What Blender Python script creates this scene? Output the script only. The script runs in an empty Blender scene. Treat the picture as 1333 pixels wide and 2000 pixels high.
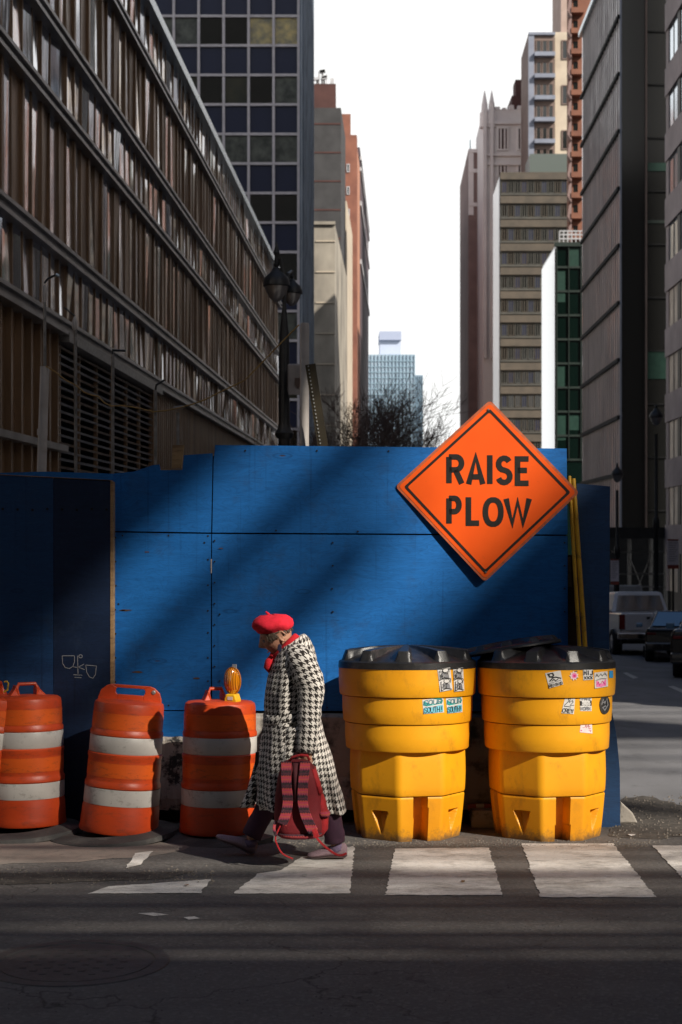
import bpy, math, random
from math import radians as R, sin, cos, pi, tan, atan, sqrt
from mathutils import Vector, Matrix, noise as mnoise
random.seed(7)
sc = bpy.context.scene
COL = sc.collection
# ---------------------------------------------------------------- camera (50 mm, level, rising street behind it)
F, CX, CY, H, S = 2777.0, 667.0, 1040.0, 1.5, 0.0511
SUN = Vector((1.05, -1.0, 1.0)).normalized()          # direction towards the sun
cam_d = bpy.data.cameras.new("camera"); cam = bpy.data.objects.new("camera", cam_d); COL.objects.link(cam)
cam.location = (0, 0, H); cam.rotation_euler = (R(90), 0, 0)
cam_d.sensor_fit = 'HORIZONTAL'; cam_d.sensor_width = 24; cam_d.lens = 50
cam_d.shift_y = 40 / 1333.0; cam_d.clip_end = 4000; cam_d.clip_start = 0.1
cam_d.dof.use_dof = True; cam_d.dof.focus_distance = 8.9; cam_d.dof.aperture_fstop = 4.0
sc.camera = cam
# ---------------------------------------------------------------- sky and sun
w = bpy.data.worlds.new("World"); sc.world = w; w.use_nodes = True
nt = w.node_tree; bg = nt.nodes["Background"]
sky = nt.nodes.new("ShaderNodeTexSky"); sky.sky_type = 'NISHITA'; sky.sun_disc = False
sky.sun_elevation = math.asin(SUN.z); sky.sun_rotation = math.atan2(SUN.x, SUN.y)
sky.air_density = 1.0; sky.dust_density = 1.5; sky.ozone_density = 1.0
tcw = nt.nodes.new("ShaderNodeTexCoord"); sxw = nt.nodes.new("ShaderNodeSeparateXYZ"); nt.links.new(tcw.outputs['Generated'], sxw.inputs[0])
rw = nt.nodes.new("ShaderNodeMapRange"); rw.inputs['From Min'].default_value = .62; rw.inputs['From Max'].default_value = .34   # bright haze low over the city, all round
nt.links.new(sxw.outputs[2], rw.inputs['Value'])
mw = nt.nodes.new("ShaderNodeMix"); mw.data_type = 'RGBA'; nt.links.new(rw.outputs[0], mw.inputs[0]); nt.links.new(sky.outputs[0], mw.inputs[6]); mw.inputs[7].default_value = (11.6, 11.65, 11.5, 1)
nt.links.new(mw.outputs[2], bg.inputs[0]); bg.inputs[1].default_value = 0.08
sd = bpy.data.lights.new("sun", 'SUN'); so = bpy.data.objects.new("sun", sd); COL.objects.link(so)
sd.energy = 5.0; sd.angle = R(0.5); sd.color = (1.0, 0.93, 0.82)
so.rotation_euler = (-SUN).to_track_quat('-Z', 'Y').to_euler(); so.location = (20, -20, 40)
vs = sc.view_settings; vs.view_transform = 'Standard'; vs.look = 'None'; vs.exposure = 0.3; vs.gamma = 1.0
vs.use_curve_mapping = False
sc.cycles.use_denoising = True; sc.cycles.max_bounces = 6; sc.cycles.diffuse_bounces = 3
sc.cycles.glossy_bounces = 4; sc.cycles.transmission_bounces = 4; sc.cycles.transparent_max_bounces = 8
sc.cycles.caustics_reflective = False; sc.cycles.caustics_refractive = False
# ---------------------------------------------------------------- helpers
def P(x, y, Z): return Vector(((x - CX) / F * Z, Z, H - (y - CY) / F * Z))
def gz(Y): return -S * Y
def G(x, y, dz=0.0):
    Z = F * (H - dz) / (y - CY - F * S)
    return Vector(((x - CX) / F * Z, Z, gz(Z) + dz))
TILT = atan(S)

class MB:
    def __init__(s): s.v = []; s.f = []; s.mi = []; s.uv = None; s.m = 0
    def add(s, vs, fs):
        o = len(s.v); s.v += [tuple(p) for p in vs]
        for f in fs: s.f.append(tuple(i + o for i in f)); s.mi.append(s.m)
        return s
    def box(s, x0, x1, y0, y1, z0, z1):
        return s.add([(x0,y0,z0),(x1,y0,z0),(x1,y1,z0),(x0,y1,z0),(x0,y0,z1),(x1,y0,z1),(x1,y1,z1),(x0,y1,z1)],
                     [(0,3,2,1),(4,5,6,7),(0,1,5,4),(1,2,6,5),(2,3,7,6),(3,0,4,7)])
    def obox(s, c, ax, ay, az):           # oriented box, half axes
        c, ax, ay, az = map(Vector, (c, ax, ay, az)); q = []
        for k in (-1, 1):
            for a, b in ((-1,-1),(1,-1),(1,1),(-1,1)): q.append(c + ax*a + ay*b + az*k)
        return s.add(q, [(0,3,2,1),(4,5,6,7),(0,1,5,4),(1,2,6,5),(2,3,7,6),(3,0,4,7)])
    def bar(s, a, b, w, d=None, up=(0,0,1)):
        a, b = Vector(a), Vector(b); t = (b - a).normalized(); u = Vector(up)
        if abs(t.dot(u)) > .95: u = Vector((0,1,0))
        sx = t.cross(u).normalized(); sy = sx.cross(t).normalized()
        return s.obox((a+b)/2, sx*w/2, sy*(d or w)/2, t*(b-a).length/2)
    def tube(s, pts, r, n=8, caps=True):
        pts = [Vector(p) for p in pts]; rs = r if isinstance(r, (list, tuple)) else [r]*len(pts)
        o = len(s.v); prev = None
        for i, p in enumerate(pts):
            t = (pts[min(i+1, len(pts)-1)] - pts[max(i-1, 0)]).normalized()
            if prev is None:
                u = Vector((0,0,1)) if abs(t.z) < .9 else Vector((0,1,0))
                a = t.cross(u).normalized()
            else: a = (prev - t*prev.dot(t)).normalized()
            prev = a; b = t.cross(a)
            for k in range(n):
                th = 2*pi*k/n; s.v.append(tuple(p + (a*cos(th) + b*sin(th))*rs[i]))
        for i in range(len(pts)-1):
            for k in range(n):
                s.f.append((o+i*n+k, o+i*n+(k+1)%n, o+(i+1)*n+(k+1)%n, o+(i+1)*n+k)); s.mi.append(s.m)
        if caps:
            s.f.append(tuple(o+k for k in reversed(range(n)))); s.mi.append(s.m)
            e = o+(len(pts)-1)*n; s.f.append(tuple(e+k for k in range(n))); s.mi.append(s.m)
        return s
    def lathe(s, prof, n=32, c=(0,0,0), cap=True, rad=None):
        o = len(s.v)
        for (r, z) in prof:
            for k in range(n):
                th = 2*pi*k/n; rr = r*(rad(th, z) if rad else 1)
                s.v.append((c[0]+rr*cos(th), c[1]+rr*sin(th), c[2]+z))
        for i in range(len(prof)-1):
            for k in range(n):
                s.f.append((o+i*n+k, o+i*n+(k+1)%n, o+(i+1)*n+(k+1)%n, o+(i+1)*n+k)); s.mi.append(s.m)
        if cap:
            s.f.append(tuple(o+k for k in reversed(range(n)))); s.mi.append(s.m)
            e = o+(len(prof)-1)*n; s.f.append(tuple(e+k for k in range(n))); s.mi.append(s.m)
        return s
    def slab(s, poly, th):                # polygon (3d points, in order) extruded by vector th
        th = Vector(th); n = len(poly); a = [Vector(p) for p in poly]
        fs = [tuple(range(n)), tuple(reversed(range(n, 2*n)))] + [(i, i+n, (i+1)%n+n, (i+1)%n) for i in range(n)]
        return s.add(a + [p+th for p in a], fs)
    def ribbon(s, pts, w, fn, closed=False):   # flat stroke in 2d, mapped to 3d with fn(x, y)
        n = len(pts); L = []; Rr = []
        for i, p in enumerate(pts):
            a = pts[i-1] if (i > 0 or closed) else None
            b = pts[(i+1) % n] if (i < n-1 or closed) else None
            def nd(q, r_):
                dx, dy = r_[0]-q[0], r_[1]-q[1]; l = math.hypot(dx, dy) or 1; return (-dy/l, dx/l)
            n1 = nd(a, p) if a is not None else None; n2 = nd(p, b) if b is not None else None
            if n1 is None: nn = n2; k = 1
            elif n2 is None: nn = n1; k = 1
            else:
                nx, ny = n1[0]+n2[0], n1[1]+n2[1]; l = math.hypot(nx, ny) or 1
                nn = (nx/l, ny/l); k = 1/max(.58, nn[0]*n1[0]+nn[1]*n1[1])
            L.append((p[0]+nn[0]*w/2*k, p[1]+nn[1]*w/2*k)); Rr.append((p[0]-nn[0]*w/2*k, p[1]-nn[1]*w/2*k))
        o = len(s.v)
        for q in L: s.v.append(tuple(fn(*q)))
        for q in Rr: s.v.append(tuple(fn(*q)))
        for i in range(n if closed else n-1):
            j = (i+1) % n; s.f.append((o+n+i, o+n+j, o+j, o+i)); s.mi.append(s.m)
        return s

def obj(name, mb, mats, parent=None, smooth=False, bevel=0, local=False, solid=0, sub=0):
    if isinstance(mb, MB):
        me = bpy.data.meshes.new(name)
        off = Vector((0,0,0)); q = parent
        if not local:
            while q is not None: off += q.location; q = q.parent
        me.from_pydata([Vector(v)-off for v in mb.v], [], mb.f)
        for m in (mats if isinstance(mats, (list, tuple)) else [mats]): me.materials.append(m)
        if any(mb.mi): me.polygons.foreach_set('material_index', mb.mi)
        if mb.uv:
            l = me.uv_layers.new(name='UVMap')
            for lp in me.loops: l.data[lp.index].uv = mb.uv[lp.vertex_index]
        if smooth:
            me.polygons.foreach_set('use_smooth', [True]*len(me.polygons))
            if smooth != 'all': me.set_sharp_from_angle(angle=R(38))
        me.update()
    else: me = mb
    o = bpy.data.objects.new(name, me); COL.objects.link(o)
    if parent is not None: o.parent = parent
    if bevel:
        b = o.modifiers.new('bevel', 'BEVEL'); b.width = bevel; b.segments = 2; b.limit_method = 'ANGLE'; b.angle_limit = R(35)
    if solid:
        b = o.modifiers.new('solid', 'SOLIDIFY'); b.thickness = solid; b.offset = 0
    if sub:
        b = o.modifiers.new('sub', 'SUBSURF'); b.levels = sub; b.render_levels = sub
    return o
def tag(o, label=None, cat=None, group=None, kind=None):
    if label: o['label'] = label
    if cat: o['category'] = cat
    if group: o['group'] = group
    if kind: o['kind'] = kind
    return o
def thing(name, label, cat, loc, rot=(0,0,0), group=None):
    o = bpy.data.objects.new(name, None); COL.objects.link(o); o.location = loc; o.rotation_euler = rot
    o.empty_display_size = .2
    return tag(o, label, cat, group)
def kids(o): return [c for c in bpy.data.objects if c.parent == o]
def dup(o, parent=None):
    c = o.copy(); COL.objects.link(c); c.parent = parent
    for ch in kids(o): dup(ch, c)
    return c
# ---------------------------------------------------------------- materials
def newmat(name):
    m = bpy.data.materials.new(name); m.use_nodes = True; n = m.node_tree
    return m, n, n.nodes['Principled BSDF']
def N(n, t, **kw):
    x = n.nodes.new(t)
    for k, v in kw.items(): setattr(x, k, v)
    return x
def mth(n, op, a, b=None, c=None):
    x = N(n, 'ShaderNodeMath', operation=op)
    for i, q in enumerate((a, b, c)):
        if q is None: continue
        if isinstance(q, (int, float)): x.inputs[i].default_value = q
        else: n.links.new(q, x.inputs[i])
    return x.outputs[0]
def coords(n, scale=(1,1,1), kind='Object'):
    tc = N(n, 'ShaderNodeTexCoord'); mp = N(n, 'ShaderNodeMapping'); mp.inputs['Scale'].default_value = scale
    n.links.new(tc.outputs[kind], mp.inputs[0]); return mp.outputs[0]
def noise(n, co, scale, detail=4, rough=.55, dist=0):
    x = N(n, 'ShaderNodeTexNoise'); x.inputs['Scale'].default_value = scale; x.inputs['Detail'].default_value = detail
    x.inputs['Roughness'].default_value = rough; x.inputs['Distortion'].default_value = dist
    n.links.new(co, x.inputs['Vector']); return x.outputs['Fac']
def ramp(n, fac, stops):
    x = N(n, 'ShaderNodeValToRGB'); e = x.color_ramp.elements
    while len(e) < len(stops): e.new(.5)
    for i, (p, c) in enumerate(stops):
        e[i].position = p; e[i].color = (*c, 1) if isinstance(c, (tuple, list)) else (c, c, c, 1)
    n.links.new(fac, x.inputs[0]); return x.outputs[0]
def mix(n, fac, a, b, bt='MIX'):
    x = N(n, 'ShaderNodeMix', data_type='RGBA', blend_type=bt)
    for i, q in ((0, fac), (6, a), (7, b)):
        if isinstance(q, (int, float)): x.inputs[i].default_value = q
        elif isinstance(q, (tuple, list)): x.inputs[i].default_value = (*q, 1) if len(q) == 3 else q
        else: n.links.new(q, x.inputs[i])
    return x.outputs[2]
def bump(n, b, h, strength=.3, dist=.01):
    x = N(n, 'ShaderNodeBump'); x.inputs['Strength'].default_value = strength; x.inputs['Distance'].default_value = dist
    n.links.new(h, x.inputs['Height']); n.links.new(x.outputs[0], b.inputs['Normal'])
def mat(name, c1, c2=None, rough=.6, metal=0, scale=3.0, sc3=(1,1,1), bmp=0, bscale=None, spec=.5, dirt=0, dirtc=(.02,.017,.014), dscale=9, kind='Object', lo=.35, hi=.65, coat=0, rvar=0, dlo=.55, dhi=.72):
    m, n, b = newmat(name); co = coords(n, sc3, kind)
    f = noise(n, co, scale)
    col = ramp(n, f, [(lo, c1), (hi, c2 or tuple(x*.75 for x in c1))])
    if dirt:
        d = ramp(n, noise(n, co, dscale, 6, .7), [(dlo, 0), (dhi, dirt)])
        col = mix(n, d, col, dirtc)
    n.links.new(col, b.inputs['Base Color'])
    b.inputs['Roughness'].default_value = rough; b.inputs['Metallic'].default_value = metal
    b.inputs['Specular IOR Level'].default_value = spec; b.inputs['Coat Weight'].default_value = coat
    if rvar: n.links.new(ramp(n, noise(n, co, scale*3), [(.3, rough-rvar), (.7, min(1, rough+rvar))]), b.inputs['Roughness'])
    if bmp: bump(n, b, noise(n, co, bscale or scale*8, 6, .65), bmp, .01)
    return m
# ================================================================ MATERIALS OF THE SETTING
def asphalt_mat():
    m, n, b = newmat('asphalt'); co = coords(n)
    big = noise(n, co, .35, 5, .6, .4); mid = noise(n, co, 3.2, 6, .65); fine = noise(n, co, 190, 3, .8)
    col = ramp(n, mid, [(.3, (.066,.062,.059)), (.7, (.112,.105,.099))])
    col = mix(n, ramp(n, big, [(.42, 0.0), (.62, .55)]), col, (.125,.11,.10))
    co2 = coords(n, (.35, 2.2, 1)); streak = noise(n, co2, 1.6, 6, .7)
    col = mix(n, ramp(n, streak, [(.45, 0.0), (.7, .5)]), col, (.07,.064,.06))
    v = N(n, 'ShaderNodeTexVoronoi'); v.inputs['Scale'].default_value = 70; n.links.new(co, v.inputs['Vector'])
    col = mix(n, ramp(n, v.outputs['Color'], [(.55, 0.0), (.9, .45)]), col, (.19,.178,.167))
    col = mix(n, ramp(n, fine, [(.52, 0.0), (.7, .6)]), col, (.03,.028,.027))
    cr = N(n, 'ShaderNodeTexVoronoi', feature='DISTANCE_TO_EDGE'); cr.inputs['Scale'].default_value = .8
    wv = N(n, 'ShaderNodeVectorMath', operation='ADD'); nz = N(n, 'ShaderNodeTexNoise'); nz.inputs['Scale'].default_value = 2.5
    nz.inputs['Detail'].default_value = 5; n.links.new(co, nz.inputs['Vector']); n.links.new(co, wv.inputs[0])
    n.links.new(nz.outputs['Color'], wv.inputs[1]); n.links.new(wv.outputs[0], cr.inputs['Vector'])
    crk = ramp(n, cr.outputs['Distance'], [(0.0, 1.0), (.010, 0.0)])
    crm = mth(n, 'MULTIPLY', crk, ramp(n, big, [(.44, 0.0), (.54, .9)]))
    col = mix(n, crm, col, (.02,.018,.016))
    n.links.new(col, b.inputs['Base Color']); b.inputs['Roughness'].default_value = .82
    b.inputs['Specular IOR Level'].default_value = .35
    h = mth(n, 'ADD', mth(n, 'MULTIPLY', fine, .6), mth(n, 'MULTIPLY', v.outputs['Distance'], .8))
    bump(n, b, h, .5, .006)
    return m
ASPHALT = asphalt_mat()
def paint_mat():
    m, n, b = newmat('road_paint'); co = coords(n)
    wear = noise(n, co, 5, 8, .72); fine = noise(n, co, 140, 3, .8)
    col = ramp(n, wear, [(.3, (.50,.47,.43)), (.62, (.64,.61,.57))])
    co2 = coords(n, (1.1, 1.8, 1)); st = noise(n, co2, 4, 9, .8)
    col = mix(n, ramp(n, st, [(.48, 0.0), (.64, .75)]), col, (.17,.155,.14))
    col = mix(n, ramp(n, fine, [(.56, 0.0), (.66, .7)]), col, (.12,.11,.10))
    n.links.new(col, b.inputs['Base Color']); b.inputs['Roughness'].default_value = .75
    bump(n, b, fine, .3, .004); return m
PAINT = paint_mat()
CONC = mat('concrete', (.40,.36,.31), (.29,.26,.225), .85, scale=2.2, bmp=.5, bscale=40, dirt=.9, dirtc=(.06,.055,.05), dscale=4.5, dlo=.5, dhi=.62)
DIRT = mat('dirt', (.10,.085,.07), (.05,.042,.035), .95, scale=14, bmp=.9, bscale=60)
RUBBER = mat('rubber', (.035,.033,.032), (.075,.07,.064), .75, scale=5, bmp=.4, bscale=50, dirt=.5, dirtc=(.16,.14,.12))
def ply_mat(name, c1, c2, knots=True):
    m, n, b = newmat(name); co = coords(n, (1, 1, 9))
    g = noise(n, co, 3.5, 8, .7, .6); co1 = coords(n); big = noise(n, co1, 1.1, 3)
    fine = noise(n, coords(n, (6, 1, 110)), 2.2, 4, .7)
    col = ramp(n, g, [(.3, c1), (.72, c2)])
    col = mix(n, ramp(n, big, [(.35, 0.0), (.7, .35)]), col, tuple(min(1, x*1.35+.006) for x in c2))
    col = mix(n, ramp(n, fine, [(.52, 0.0), (.70, .6)]), col, tuple(x*.4 for x in c1))
    sw = noise(n, coords(n, (1, 1, 3.2)), 2.3, 2, .5, 1.2); bands = mth(n, 'FRACT', mth(n, 'MULTIPLY', sw, 14))      # flat-sawn veneer figure
    col = mix(n, ramp(n, bands, [(.0, 0.0), (.42, .28), (.5, 0.0)]), col, tuple(x*.55 for x in c1))
    drt = noise(n, coords(n, (1, 1, 1)), 2.6, 9, .75); col = mix(n, ramp(n, drt, [(.52, 0.0), (.72, .5)]), col, (.03,.05,.085))
    drip = noise(n, coords(n, (22, 1, .5)), 1.2, 4, .6); col = mix(n, ramp(n, drip, [(.60, 0.0), (.72, .45)]), col, tuple(x*.35 for x in c1))
    h = mth(n, 'ADD', mth(n, 'MULTIPLY', g, .5), mth(n, 'MULTIPLY', fine, .7))
    if knots:
        v = N(n, 'ShaderNodeTexVoronoi'); v.inputs['Scale'].default_value = 1.0; v.inputs['Randomness'].default_value = 1
        n.links.new(coords(n, (1.3, 1, 4.6)), v.inputs['Vector'])
        kn = ramp(n, mth(n, 'ADD', v.outputs['Distance'], mth(n, 'MULTIPLY', g, .05)), [(.035, 1.0), (.06, 0.0)])
        ring = ramp(n, v.outputs['Distance'], [(.055, 0.0), (.085, .5), (.10, 0.0)])
        col = mix(n, kn, col, (.05,.035,.035)); col = mix(n, ring, col, tuple(x*.4 for x in c1))
        h = mth(n, 'SUBTRACT', h, mth(n, 'MULTIPLY', kn, .8))
    scr = noise(n, coords(n, (9, 1, 1.3)), 5, 9, .8)
    col = mix(n, ramp(n, scr, [(.72, 0.0), (.76, .6)]), col, (.25,.3,.38))
    n.links.new(col, b.inputs['Base Color']); b.inputs['Roughness'].default_value = .5
    b.inputs['Specular IOR Level'].default_value = .35
    bump(n, b, h, .3, .004); return m
BLUE = ply_mat('blue_plywood', (.006,.10,.33), (.012,.15,.47))
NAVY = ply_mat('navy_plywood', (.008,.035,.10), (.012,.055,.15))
SHADEP = ply_mat('shadow_dark_plywood', (.005,.014,.040), (.008,.022,.060), False)  # near black puts the shadow on this sheet into its colour
WOOD = mat('raw_wood', (.42,.27,.13), (.27,.16,.075), .8, scale=4, sc3=(1,1,8), bmp=.3, dirt=.6)
BROWNP = mat('brown_board', (.10,.05,.022), (.06,.03,.014), .85, scale=3)
BLACK = mat('black_metal', (.010,.011,.011), (.02,.02,.02), .45, .0, scale=8)
GALV = mat('galvanised_steel', (.32,.31,.30), (.2,.19,.18), .45, .7, scale=12, dirt=.4)
PVC = mat('white_pipe', (.55,.51,.48), (.44,.40,.37), .45, scale=4, dirt=.3, dirtc=(.2,.15,.1))
YELP = mat('yellow_painted_steel', (.62,.34,.012), (.5,.25,.01), .5, scale=6, dirt=.9, dirtc=(.08,.045,.02), dscale=14)
# ================================================================ GROUND
def sheet(name, poly, m, dz, kind='structure', label=None):
    mb = MB(); mb.add([(x, y, gz(y)+dz) for x, y in poly], [tuple(range(len(poly)))])
    o = obj(name, mb, m); tag(o, label, None, None, kind); return o
sheet('road', [(-300,-120),(300,-120),(300,1500),(-300,1500)], ASPHALT, 0)
def gpoly(pts): return [(G(x, y).x, G(x, y).y) for x, y in pts]
def jag(poly, amp=.012, step=.06):
    out = []
    for i in range(len(poly)):
        a = Vector(poly[i]); b = Vector(poly[(i+1) % len(poly)]); k = max(1, int((b-a).length/step))
        for j in range(k):
            p = a.lerp(b, j/k); out.append((p.x+random.uniform(-amp, amp), p.y+random.uniform(-amp, amp)))
    return out
bars = [([(172,1747),(215,1733),(413,1719),(392,1746)], 'worn wedge left of the crosswalk bars, its far half scraped away'),
        ([(456,1747),(505,1708),(552,1701),(585,1678),(640,1662),(693,1654),(685,1747)], 'crosswalk bar in front of the walking woman, its far left corner worn off'),
        ([(754,1750),(773,1659),(957,1657),(982,1750)], 'crosswalk bar in front of the left yellow barrel'),
        ([(1057,1754),(1020,1649),(1198,1649),(1283,1754)], 'crosswalk bar in front of the right yellow barrel'),
        ([(1275,1653),(1440,1653),(1560,1757),(1372,1757)], 'crosswalk bar cut by the right edge of the photo')]
for poly, lab in bars:
    o = sheet('crosswalk_bar', jag(gpoly(poly), .007, .035), PAINT, .004, 'structure', lab)
for poly, lab in [([(245,1697),(266,1668),(300,1664),(275,1690)], 'short cream paint stroke on the asphalt below the leaning barrel'),
             ([(270,1786),(300,1784),(330,1788),(300,1791)], 'thin paint scrap on the dark asphalt, the longer left one'),
             ([(358,1794),(380,1792),(392,1795),(372,1798)], 'tiny paint scrap on the dark asphalt, the right one'),
             ([(1218,1315),(1226,1314),(1248,1324),(1238,1326)], 'first faded lane dash on the road behind the barrels'),
             ([(1306,1341),(1316,1340),(1350,1353),(1336,1355)], 'second lane dash on the road at the right edge')]:
    sheet('paint_mark', jag(gpoly(poly), .006, .05) if poly[0][1] > 1400 else gpoly(poly), PAINT, .004, 'structure', lab)
LIGHTA = mat('worn_concrete_patch', (.27,.21,.175), (.17,.145,.125), .85, scale=2.5, bmp=.5, bscale=90, dirt=.6, dirtc=(.09,.08,.07), dscale=12)
sheet('pavement_patch', jag(gpoly([(-200,1652),(-200,1616),(150,1616),(330,1648),(380,1656),(300,1672),(150,1684),(-50,1690)]), .03, .1), LIGHTA, .002)
sheet('dirt_strip', jag(gpoly([(-250,1716),(-60,1704),(120,1706),(300,1706),(390,1700),(330,1716),(200,1722),(60,1728),(-200,1730)]), .03, .09), DIRT, .003)
sheet('dirt_patch', jag(gpoly([(1195,1636),(1215,1560),(1265,1556),(1330,1572),(1400,1600),(1360,1630),(1290,1640)]), .04, .1), DIRT, .003)
# the side street beyond the hoarding: paler asphalt standing in for skylight
ASPHALT2 = mat('brightened_asphalt', (.20,.197,.205), (.15,.147,.152), .85, scale=1.2, sc3=(1,.4,1), bmp=.4, bscale=90, dirt=.6, dirtc=(.08,.077,.078), dscale=3)
random.seed(3)
sheet('side_street', [(2.3+12*k/24+random.uniform(-.1,.1), 10.5+random.uniform(-.22,.22)) for k in range(25)]+[(60,10.6),(60,400),(-1.5,400),(-1.5,10.4)], ASPHALT2, .002)
PAVE = mat('pavement_concrete', (.30,.29,.28), (.22,.21,.20), .85, scale=1.5, bmp=.4, dirt=.6)
for (d_, c0, c1, y0, lab) in ((.0281, 10.8, 14.25, 12, 'pavement along the right hand row'), (.0443, -6.6, -3.2, 14, 'pavement along the left hand row')):
    for ys, ye in ((y0, 69.8), (88, 380)):
        mb = MB(); q = [(d_*ys+c0, ys), (d_*ys+c1, ys), (d_*ye+c1, ye), (d_*ye+c0, ye)]
        mb.add([(x, y, gz(y)-.2) for x, y in q]+[(x, y, gz(y)+.13) for x, y in q], [(0,3,2,1),(4,5,6,7),(0,1,5,4),(1,2,6,5),(2,3,7,6),(3,0,4,7)])
        tag(obj('pavement', mb, PAVE), lab, None, None, 'structure')
# litter
random.seed(41)
for (x, y, w_, c_, lab) in ((596,1713,.016,(.5,.47,.42),'pale paper scrap on the crosswalk bar by the rear shoe'),(905,1725,.012,(.25,.14,.06),'brown leaf on the crosswalk bar before the left yellow barrel'),(1236,1634,.028,(.55,.52,.5),'white scrap in the grit at the foot of the blue board'),(365,1733,.014,(.22,.12,.06),'brown leaf on the worn wedge of paint'),(1035,1700,.011,(.6,.57,.52),'tiny pale scrap on the bar before the right yellow barrel')):
    p = G(x, y); mb = MB(); n_ = 7; pts = [(p.x+cos(2*pi*k/n_)*w_*random.uniform(.6,1.2), p.y+sin(2*pi*k/n_)*w_*random.uniform(.6,1.4), p.z+.007+random.uniform(0,.008)) for k in range(n_)]
    mb.add(pts+[(p.x, p.y, p.z+.010)], [(k, (k+1)%n_, n_) for k in range(n_)]); tag(obj('litter_scrap', mb, mat('scrap_%d' % x, c_, None, .8), solid=.001), lab, 'litter')
# loose grit and stones
def grit(name, n, area, smin, smax, m):
    mb = MB()
    for _ in range(n):
        x, y = area(); r = random.uniform(smin, smax)**1; p = G(x, y)
        q = []
        for (a, b, c) in ((1,0,0),(-.5,.87,0),(-.5,-.87,0),(.1,.1,1),(0,0,-.4)):
            k = random.uniform(.6, 1.1); q.append((p.x+a*r*k, p.y+b*r*k, p.z+max(0, c*r*k*.8)))
        mb.add(q, [(0,1,3),(1,2,3),(2,0,3)])
    return tag(obj(name, mb, m), None, None, None, 'stuff')
STONE = mat('stones', (.17,.145,.12), (.07,.06,.05), .9, scale=20)
grit('gravel', 900, lambda: (random.uniform(560, 1290), random.gauss(1650, 5)), .003, .011, STONE)
grit('gravel', 500, lambda: (random.uniform(1190, 1360), random.uniform(1555, 1640)), .004, .02, STONE)
grit('gravel', 500, lambda: (random.uniform(-20, 420), random.gauss(1713, 8)), .003, .012, STONE)
grit('gravel', 700, lambda: (random.uniform(-20, 1350), random.uniform(1600, 1990)), .002, .0055, mat('dark_stones', (.05,.045,.04), (.02,.02,.02), .9))
tag(bpy.data.objects['gravel'], 'fine grit lying along the feet of the barrels')
# manhole
mp = G(150, 1880); IRON = mat('cast_iron', (.050,.047,.044), (.075,.07,.065), .6, .3, scale=12, bmp=.5, bscale=60)
mh = thing('manhole_cover', 'round iron manhole cover set in the dark asphalt at lower left', 'manhole cover', mp, (-TILT,0,0))
mb = MB().lathe([(.39,0),(.387,.004),(.33,.005),(.325,.001)], 64, cap=False); obj('ring', mb, IRON, mh, local=True)
mb = MB().lathe([(.318,.0),(.318,.003),(.29,.004),(.01,.004)], 64)
for i in range(-5, 6):
    for j in range(-5, 6):
        if i*i+j*j < 26 and (i+j) % 2 == 0: mb.box(i*.05-.014, i*.05+.014, j*.05-.014, j*.05+.014, .004, .0055)
obj('cover_plate', mb, IRON, mh, local=True)
# ================================================================ BACKGROUND BUILDINGS
dL, dR = .0443, .0281
def XL(Z): return dL*Z - 6.37
GLB = None
def glass(name, c, rough=.08, bmp=.15, bscale=.6, metal=0, spec=1.0, sc3=(1,1,.25)):
    m, n, b = newmat(name); co = coords(n, sc3)
    b.inputs['Base Color'].default_value = (*c, 1); b.inputs['Roughness'].default_value = rough
    b.inputs['Metallic'].default_value = metal; b.inputs['Specular IOR Level'].default_value = spec
    b.inputs['IOR'].default_value = 1.8
    bump(n, b, noise(n, co, bscale, 3, .5), bmp, .1)
    oi = N(n, 'ShaderNodeObjectInfo')
    return m
BRONZE_G = glass('bronze_glass', (.66,.66,.70), .08, .17, 1.1, .85, .8, (1,1,.18))
BRONZE_M = mat('bronze_mullion', (.31,.195,.115), (.19,.12,.07), .40, .45, scale=1.5, sc3=(1,1,.2), rvar=.12)
RAILM = mat('bronze_rail', (.38,.36,.355), (.24,.225,.215), .35, .55, scale=1.5)
COPING = mat('sky_tinted_coping', (.62,.72,.76), (.52,.62,.68), .25, .6)  # light blue puts the sky's reflection into the metal colour
LB = thing('bronze_office_building', 'long low office block clad in bronze ribs and dark glass, left of the street', 'building', (XL(45)-8, 45, gz(45)))
zr = [14.5, 13.02, 10.6, 9.17, 6.65, 5.29]
Z0, Z1 = 15.0, 72.2
def wl(Z, z, out): # point on left wall, out metres proud towards the street
    return Vector((XL(Z)+out, Z, z))
mb = MB(); mb.add([wl(Z0,-4,-.5), wl(Z1,-8,-.5), wl(Z1,14.4,-.5), wl(Z0,14.4,-.5), wl(Z0,-4,-16), wl(Z1,-8,-16), wl(Z1,14.4,-16), wl(Z0,14.4,-16)],
   [(0,1,2,3),(7,6,5,4),(0,4,5,1),(3,2,6,7),(0,3,7,4),(1,5,6,2)])
obj('wall', mb, BRONZE_M, LB)
mb = MB(); mb.box(XL(Z1)-16, XL(Z1)-.1, Z1, Z1+.3, -8, 14.4); obj('end_wall', mb, BRONZE_M, LB)
pitch = .62; ncol = int((Z1-Z0)/pitch)
far_p, far_m, far_b = MB(), MB(), MB()
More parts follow.
